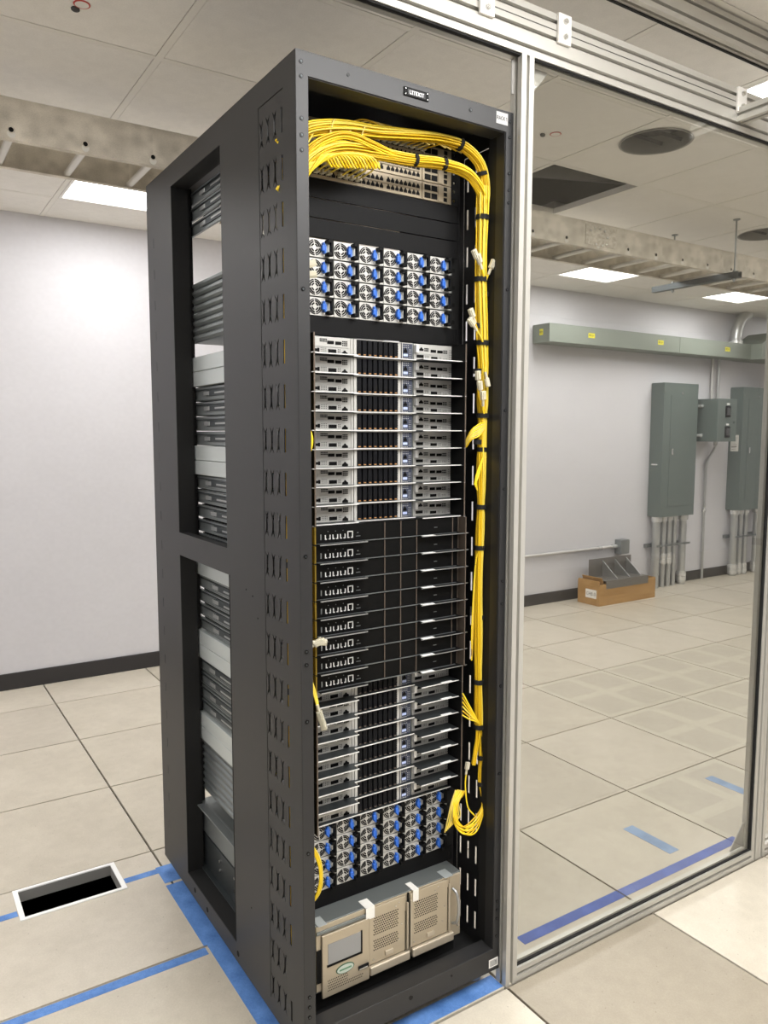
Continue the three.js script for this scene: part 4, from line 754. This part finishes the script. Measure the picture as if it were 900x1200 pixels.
{
  // vertical trunk
  const o = thing('cable_bundle', 'vertical trunk of yellow patch cables strapped down the right side of the rack', 'cables', [0, 0, 0]);
  const Tp = [[-0.045, 2.12, -0.09], [-0.047, 2.044, -0.09], [-0.05, 1.891, -0.09], [-0.043, 1.733, -0.09], [-0.0375, 1.651, -0.09], [-0.037, 1.548, -0.09], [-0.038, 1.46, -0.09], [-0.039, 1.386, -0.09], [-0.038, 1.31, -0.09], [-0.041, 1.202, -0.09], [-0.042, 1.069, -0.09], [-0.041, 0.929, -0.09], [-0.039, 0.835, -0.09], [-0.036, 0.716, -0.09]];
  const rad = (t) => { const y = lerp(2.12, 0.716, t); return (y > 1.9 ? 0.0155 : y > 1.6 ? 0.0145 : y > 1.3 ? 0.0115 : 0.0098) + 0.0012 * Math.sin(t * 40); };
  strands(o, Tp, 30, rad, 0.0022, { seg: 90, samples: 50, twist: 1.5, wobble: 0.0008 });
  strands(o, [[-0.036, 0.722, -0.09], [-0.029, 0.68, -0.09], [-0.027, 0.62, -0.09], [-0.027, 0.545, -0.09]], 9, () => 0.0065, 0.0022, {});
  strands(o, [[-0.036, 0.722, -0.09], [-0.042, 0.68, -0.088], [-0.05, 0.64, -0.086], [-0.0575, 0.61, -0.085]], 9, () => 0.0055, 0.0022, { endJit: 0.08 });
  for (const [x, y, r] of [[-0.047, 2.044, 0.0175], [-0.05, 1.891, 0.0175], [-0.037, 1.856, 0.0115], [-0.062, 1.775, 0.011], [-0.0425, 1.733, 0.018], [-0.056, 1.661, 0.011], [-0.0255, 1.614, 0.0105], [-0.037, 1.548, 0.0165], [-0.053, 1.48, 0.011], [-0.038, 1.46, 0.0125], [-0.038, 1.31, 0.014], [-0.041, 1.202, 0.0135], [-0.035, 1.015, 0.0105], [-0.039, 0.838, 0.0135], [-0.035, 0.713, 0.0145], [-0.0275, 0.624, 0.009], [-0.027, 0.55, 0.009]]) strap(o, [x, y, -0.09], [0.02, 1, 0], r, 0.012);
  // clear plugs on loose ends
  const ends = [[[-0.05, 1.885], [-0.06, 1.91], [-0.078, 1.935]], [[-0.05, 1.885], [-0.055, 1.9], [-0.068, 1.925]], [[-0.045, 1.88], [-0.04, 1.9], [-0.035, 1.915]], [[-0.048, 1.73], [-0.065, 1.75], [-0.088, 1.79]], [[-0.048, 1.73], [-0.06, 1.745], [-0.086, 1.77]], [[-0.04, 1.68], [-0.045, 1.66], [-0.043, 1.645]], [[-0.042, 1.558], [-0.055, 1.585], [-0.062, 1.61]], [[-0.042, 1.55], [-0.05, 1.565], [-0.053, 1.585]], [[-0.045, 1.555], [-0.065, 1.6], [-0.07, 1.635]]];
  ends.forEach((e, i) => { const P = e.map(([x, y], j) => [x, y, -0.078 + j * 0.004]); part('cable', tube(P, 0.0024, 12, 5), yellows[i % 5], o); const a = P[2], b = P[1]; plug(o, a, [a[0] - b[0], a[1] - b[1], 0.003], 1.15); });
  // short bends leaving the trunk toward the servers
  for (let k = 0; k < 7; k++) part('cable', tube([[-0.038, 1.53 - k * 0.003, -0.08], [-0.06, 1.525 - k * 0.005, -0.078], [-0.078, 1.51 - k * 0.004, -0.085], [-0.083, 1.485 - k * 0.003, -0.1]], 0.0021, 14, 5), k % 2 ? mYellowDull : yellows[k % 5], o);
  for (let k = 0; k < 6; k++) part('cable', tube([[-0.043, 1.44, -0.08], [-0.055, 1.42 - k * 0.004, -0.078], [-0.064, 1.395 - k * 0.004, -0.08], [-0.068 + k * 0.002, 1.37 - k * 0.003, -0.082]], 0.0022, 14, 5), yellows[k % 5], o);
  for (let k = 0; k < 6; k++) part('cable', tube([[-0.042, 0.725, -0.082], [-0.055, 0.735 + k * 0.002, -0.08], [-0.072, 0.742 + k * 0.007, -0.085], [-0.085, 0.752 + k * 0.012, -0.1]], 0.0021, 14, 5), yellows[(k + 2) % 5], o);
  for (let k = 0; k < 3; k++) part('cable', tube([[-0.042, 1.2, -0.09], [-0.056, 1.16, -0.088], [-0.06 - k * 0.002, 1.0, -0.09], [-0.062, 0.9 + k * 0.01, -0.092]], 0.0021, 20, 5), k === 1 ? mOrange : yellows[k], o);
}
{
  // slack loops at the bottom
  const o = thing('cable_loops', 'loose yellow cable loops hanging below the trunk beside the lower power supplies', 'cables', [0, 0, 0]);
  for (let k = 0; k < 9; k++) {
    const d = k * 0.006, w = (k % 3) * 0.01;
    part('cable', tube([[-0.027 + rr(-0.005, 0.005), 0.552, -0.09], [-0.022 - d * 0.1, 0.5, -0.082], [-0.032 - w * 0.5, 0.462 + d * 0.4, -0.075], [-0.06 - w, 0.43 + d * 0.7, -0.068], [-0.095 - w * 0.6, 0.435 + d * 0.5, -0.068], [-0.115 - w * 0.5, 0.47 + d * 0.2, -0.08], [-0.118 + d * 0.4, 0.52, -0.092], [-0.1 + d * 0.6, 0.545 - d * 0.2, -0.1], [-0.085 + d * 0.2, 0.53 - d * 0.3, -0.11]], 0.0021, 50, 5), yellows[k % 5], o);
  }
  for (let k = 0; k < 7; k++) part('cable', tube([[-0.105 + k * 0.006, 0.548 - k * 0.002, -0.1], [-0.125 + k * 0.004, 0.52, -0.092], [-0.14 + k * 0.007, 0.48, -0.088], [-0.148 + k * 0.005, 0.445 + k * 0.003, -0.09]], 0.0021, 20, 5), k % 2 ? yellows[4] : mYellowDull, o);
  part('cable', tube([[-0.075, 0.6, -0.09], [-0.08, 0.56, -0.09], [-0.075, 0.5, -0.085], [-0.055, 0.47, -0.08]], 0.0021, 20, 5), yellows[2], o);
  plug(o, [-0.076, 0.6, -0.09], [0.2, 1, 0]);
}
{
  // left vertical bundle behind the slotted panel
  const o = thing('cable_bundle', 'yellow cables running down behind the slotted left panel of the rack', 'cables', [0, 0, 0]);
  strands(o, [[-0.572, 2.1, -0.13], [-0.574, 1.9, -0.135], [-0.57, 1.6, -0.135], [-0.573, 1.2, -0.132], [-0.57, 0.8, -0.135], [-0.573, 0.5, -0.13], [-0.572, 0.25, -0.13]], 26, () => [0.017, 0.016], 0.0022, { seg: 60, samples: 30, wobble: 0.002 });
  for (const y of [2.02, 1.63, 1.44, 1.2, 0.9, 0.66]) strap(o, [-0.572, y, -0.133], [0, 1, 0], 0.0155, 0.014);
  part('cable', tube([[-0.56, 1.56, -0.12], [-0.54, 1.52, -0.105], [-0.531, 1.485, -0.1], [-0.54, 1.45, -0.105], [-0.56, 1.42, -0.12]], 0.0035, 24, 6), yellows[2], o);
  for (let k = 0; k < 5; k++) part('cable', tube([[-0.565, 0.56, -0.115], [-0.535 + k * 0.002, 0.5, -0.098], [-0.522 + k * 0.0015, 0.45, -0.094], [-0.528 + k * 0.002, 0.4, -0.097], [-0.545, 0.36, -0.11]], 0.0024, 24, 5), yellows[k], o);
  for (let k = 0; k < 3; k++) { part('cable', tube([[-0.55, 0.96, -0.1], [-0.536 + k * 0.003, 0.9, -0.095], [-0.526 + k * 0.003, 0.86 - k * 0.008, -0.092]], 0.0022, 12, 5), yellows[4], o); plug(o, [-0.524 + k * 0.004, 0.855 - k * 0.012, -0.09], [0.25, -1, 0.1], 1.2); }
  for (let k = 0; k < 3; k++) plug(o, [-0.535 + k * 0.004, 1.01 + k * 0.004, -0.095], [0.8, 0.5 - k * 0.3, 0.2], 1.2);
  plug(o, [-0.545, 1.85, -0.1], [1, 0.2, 0], 1.3); plug(o, [-0.545, 1.87, -0.1], [1, 0.4, 0], 1.3);
}
renderer.render(scene, camera);
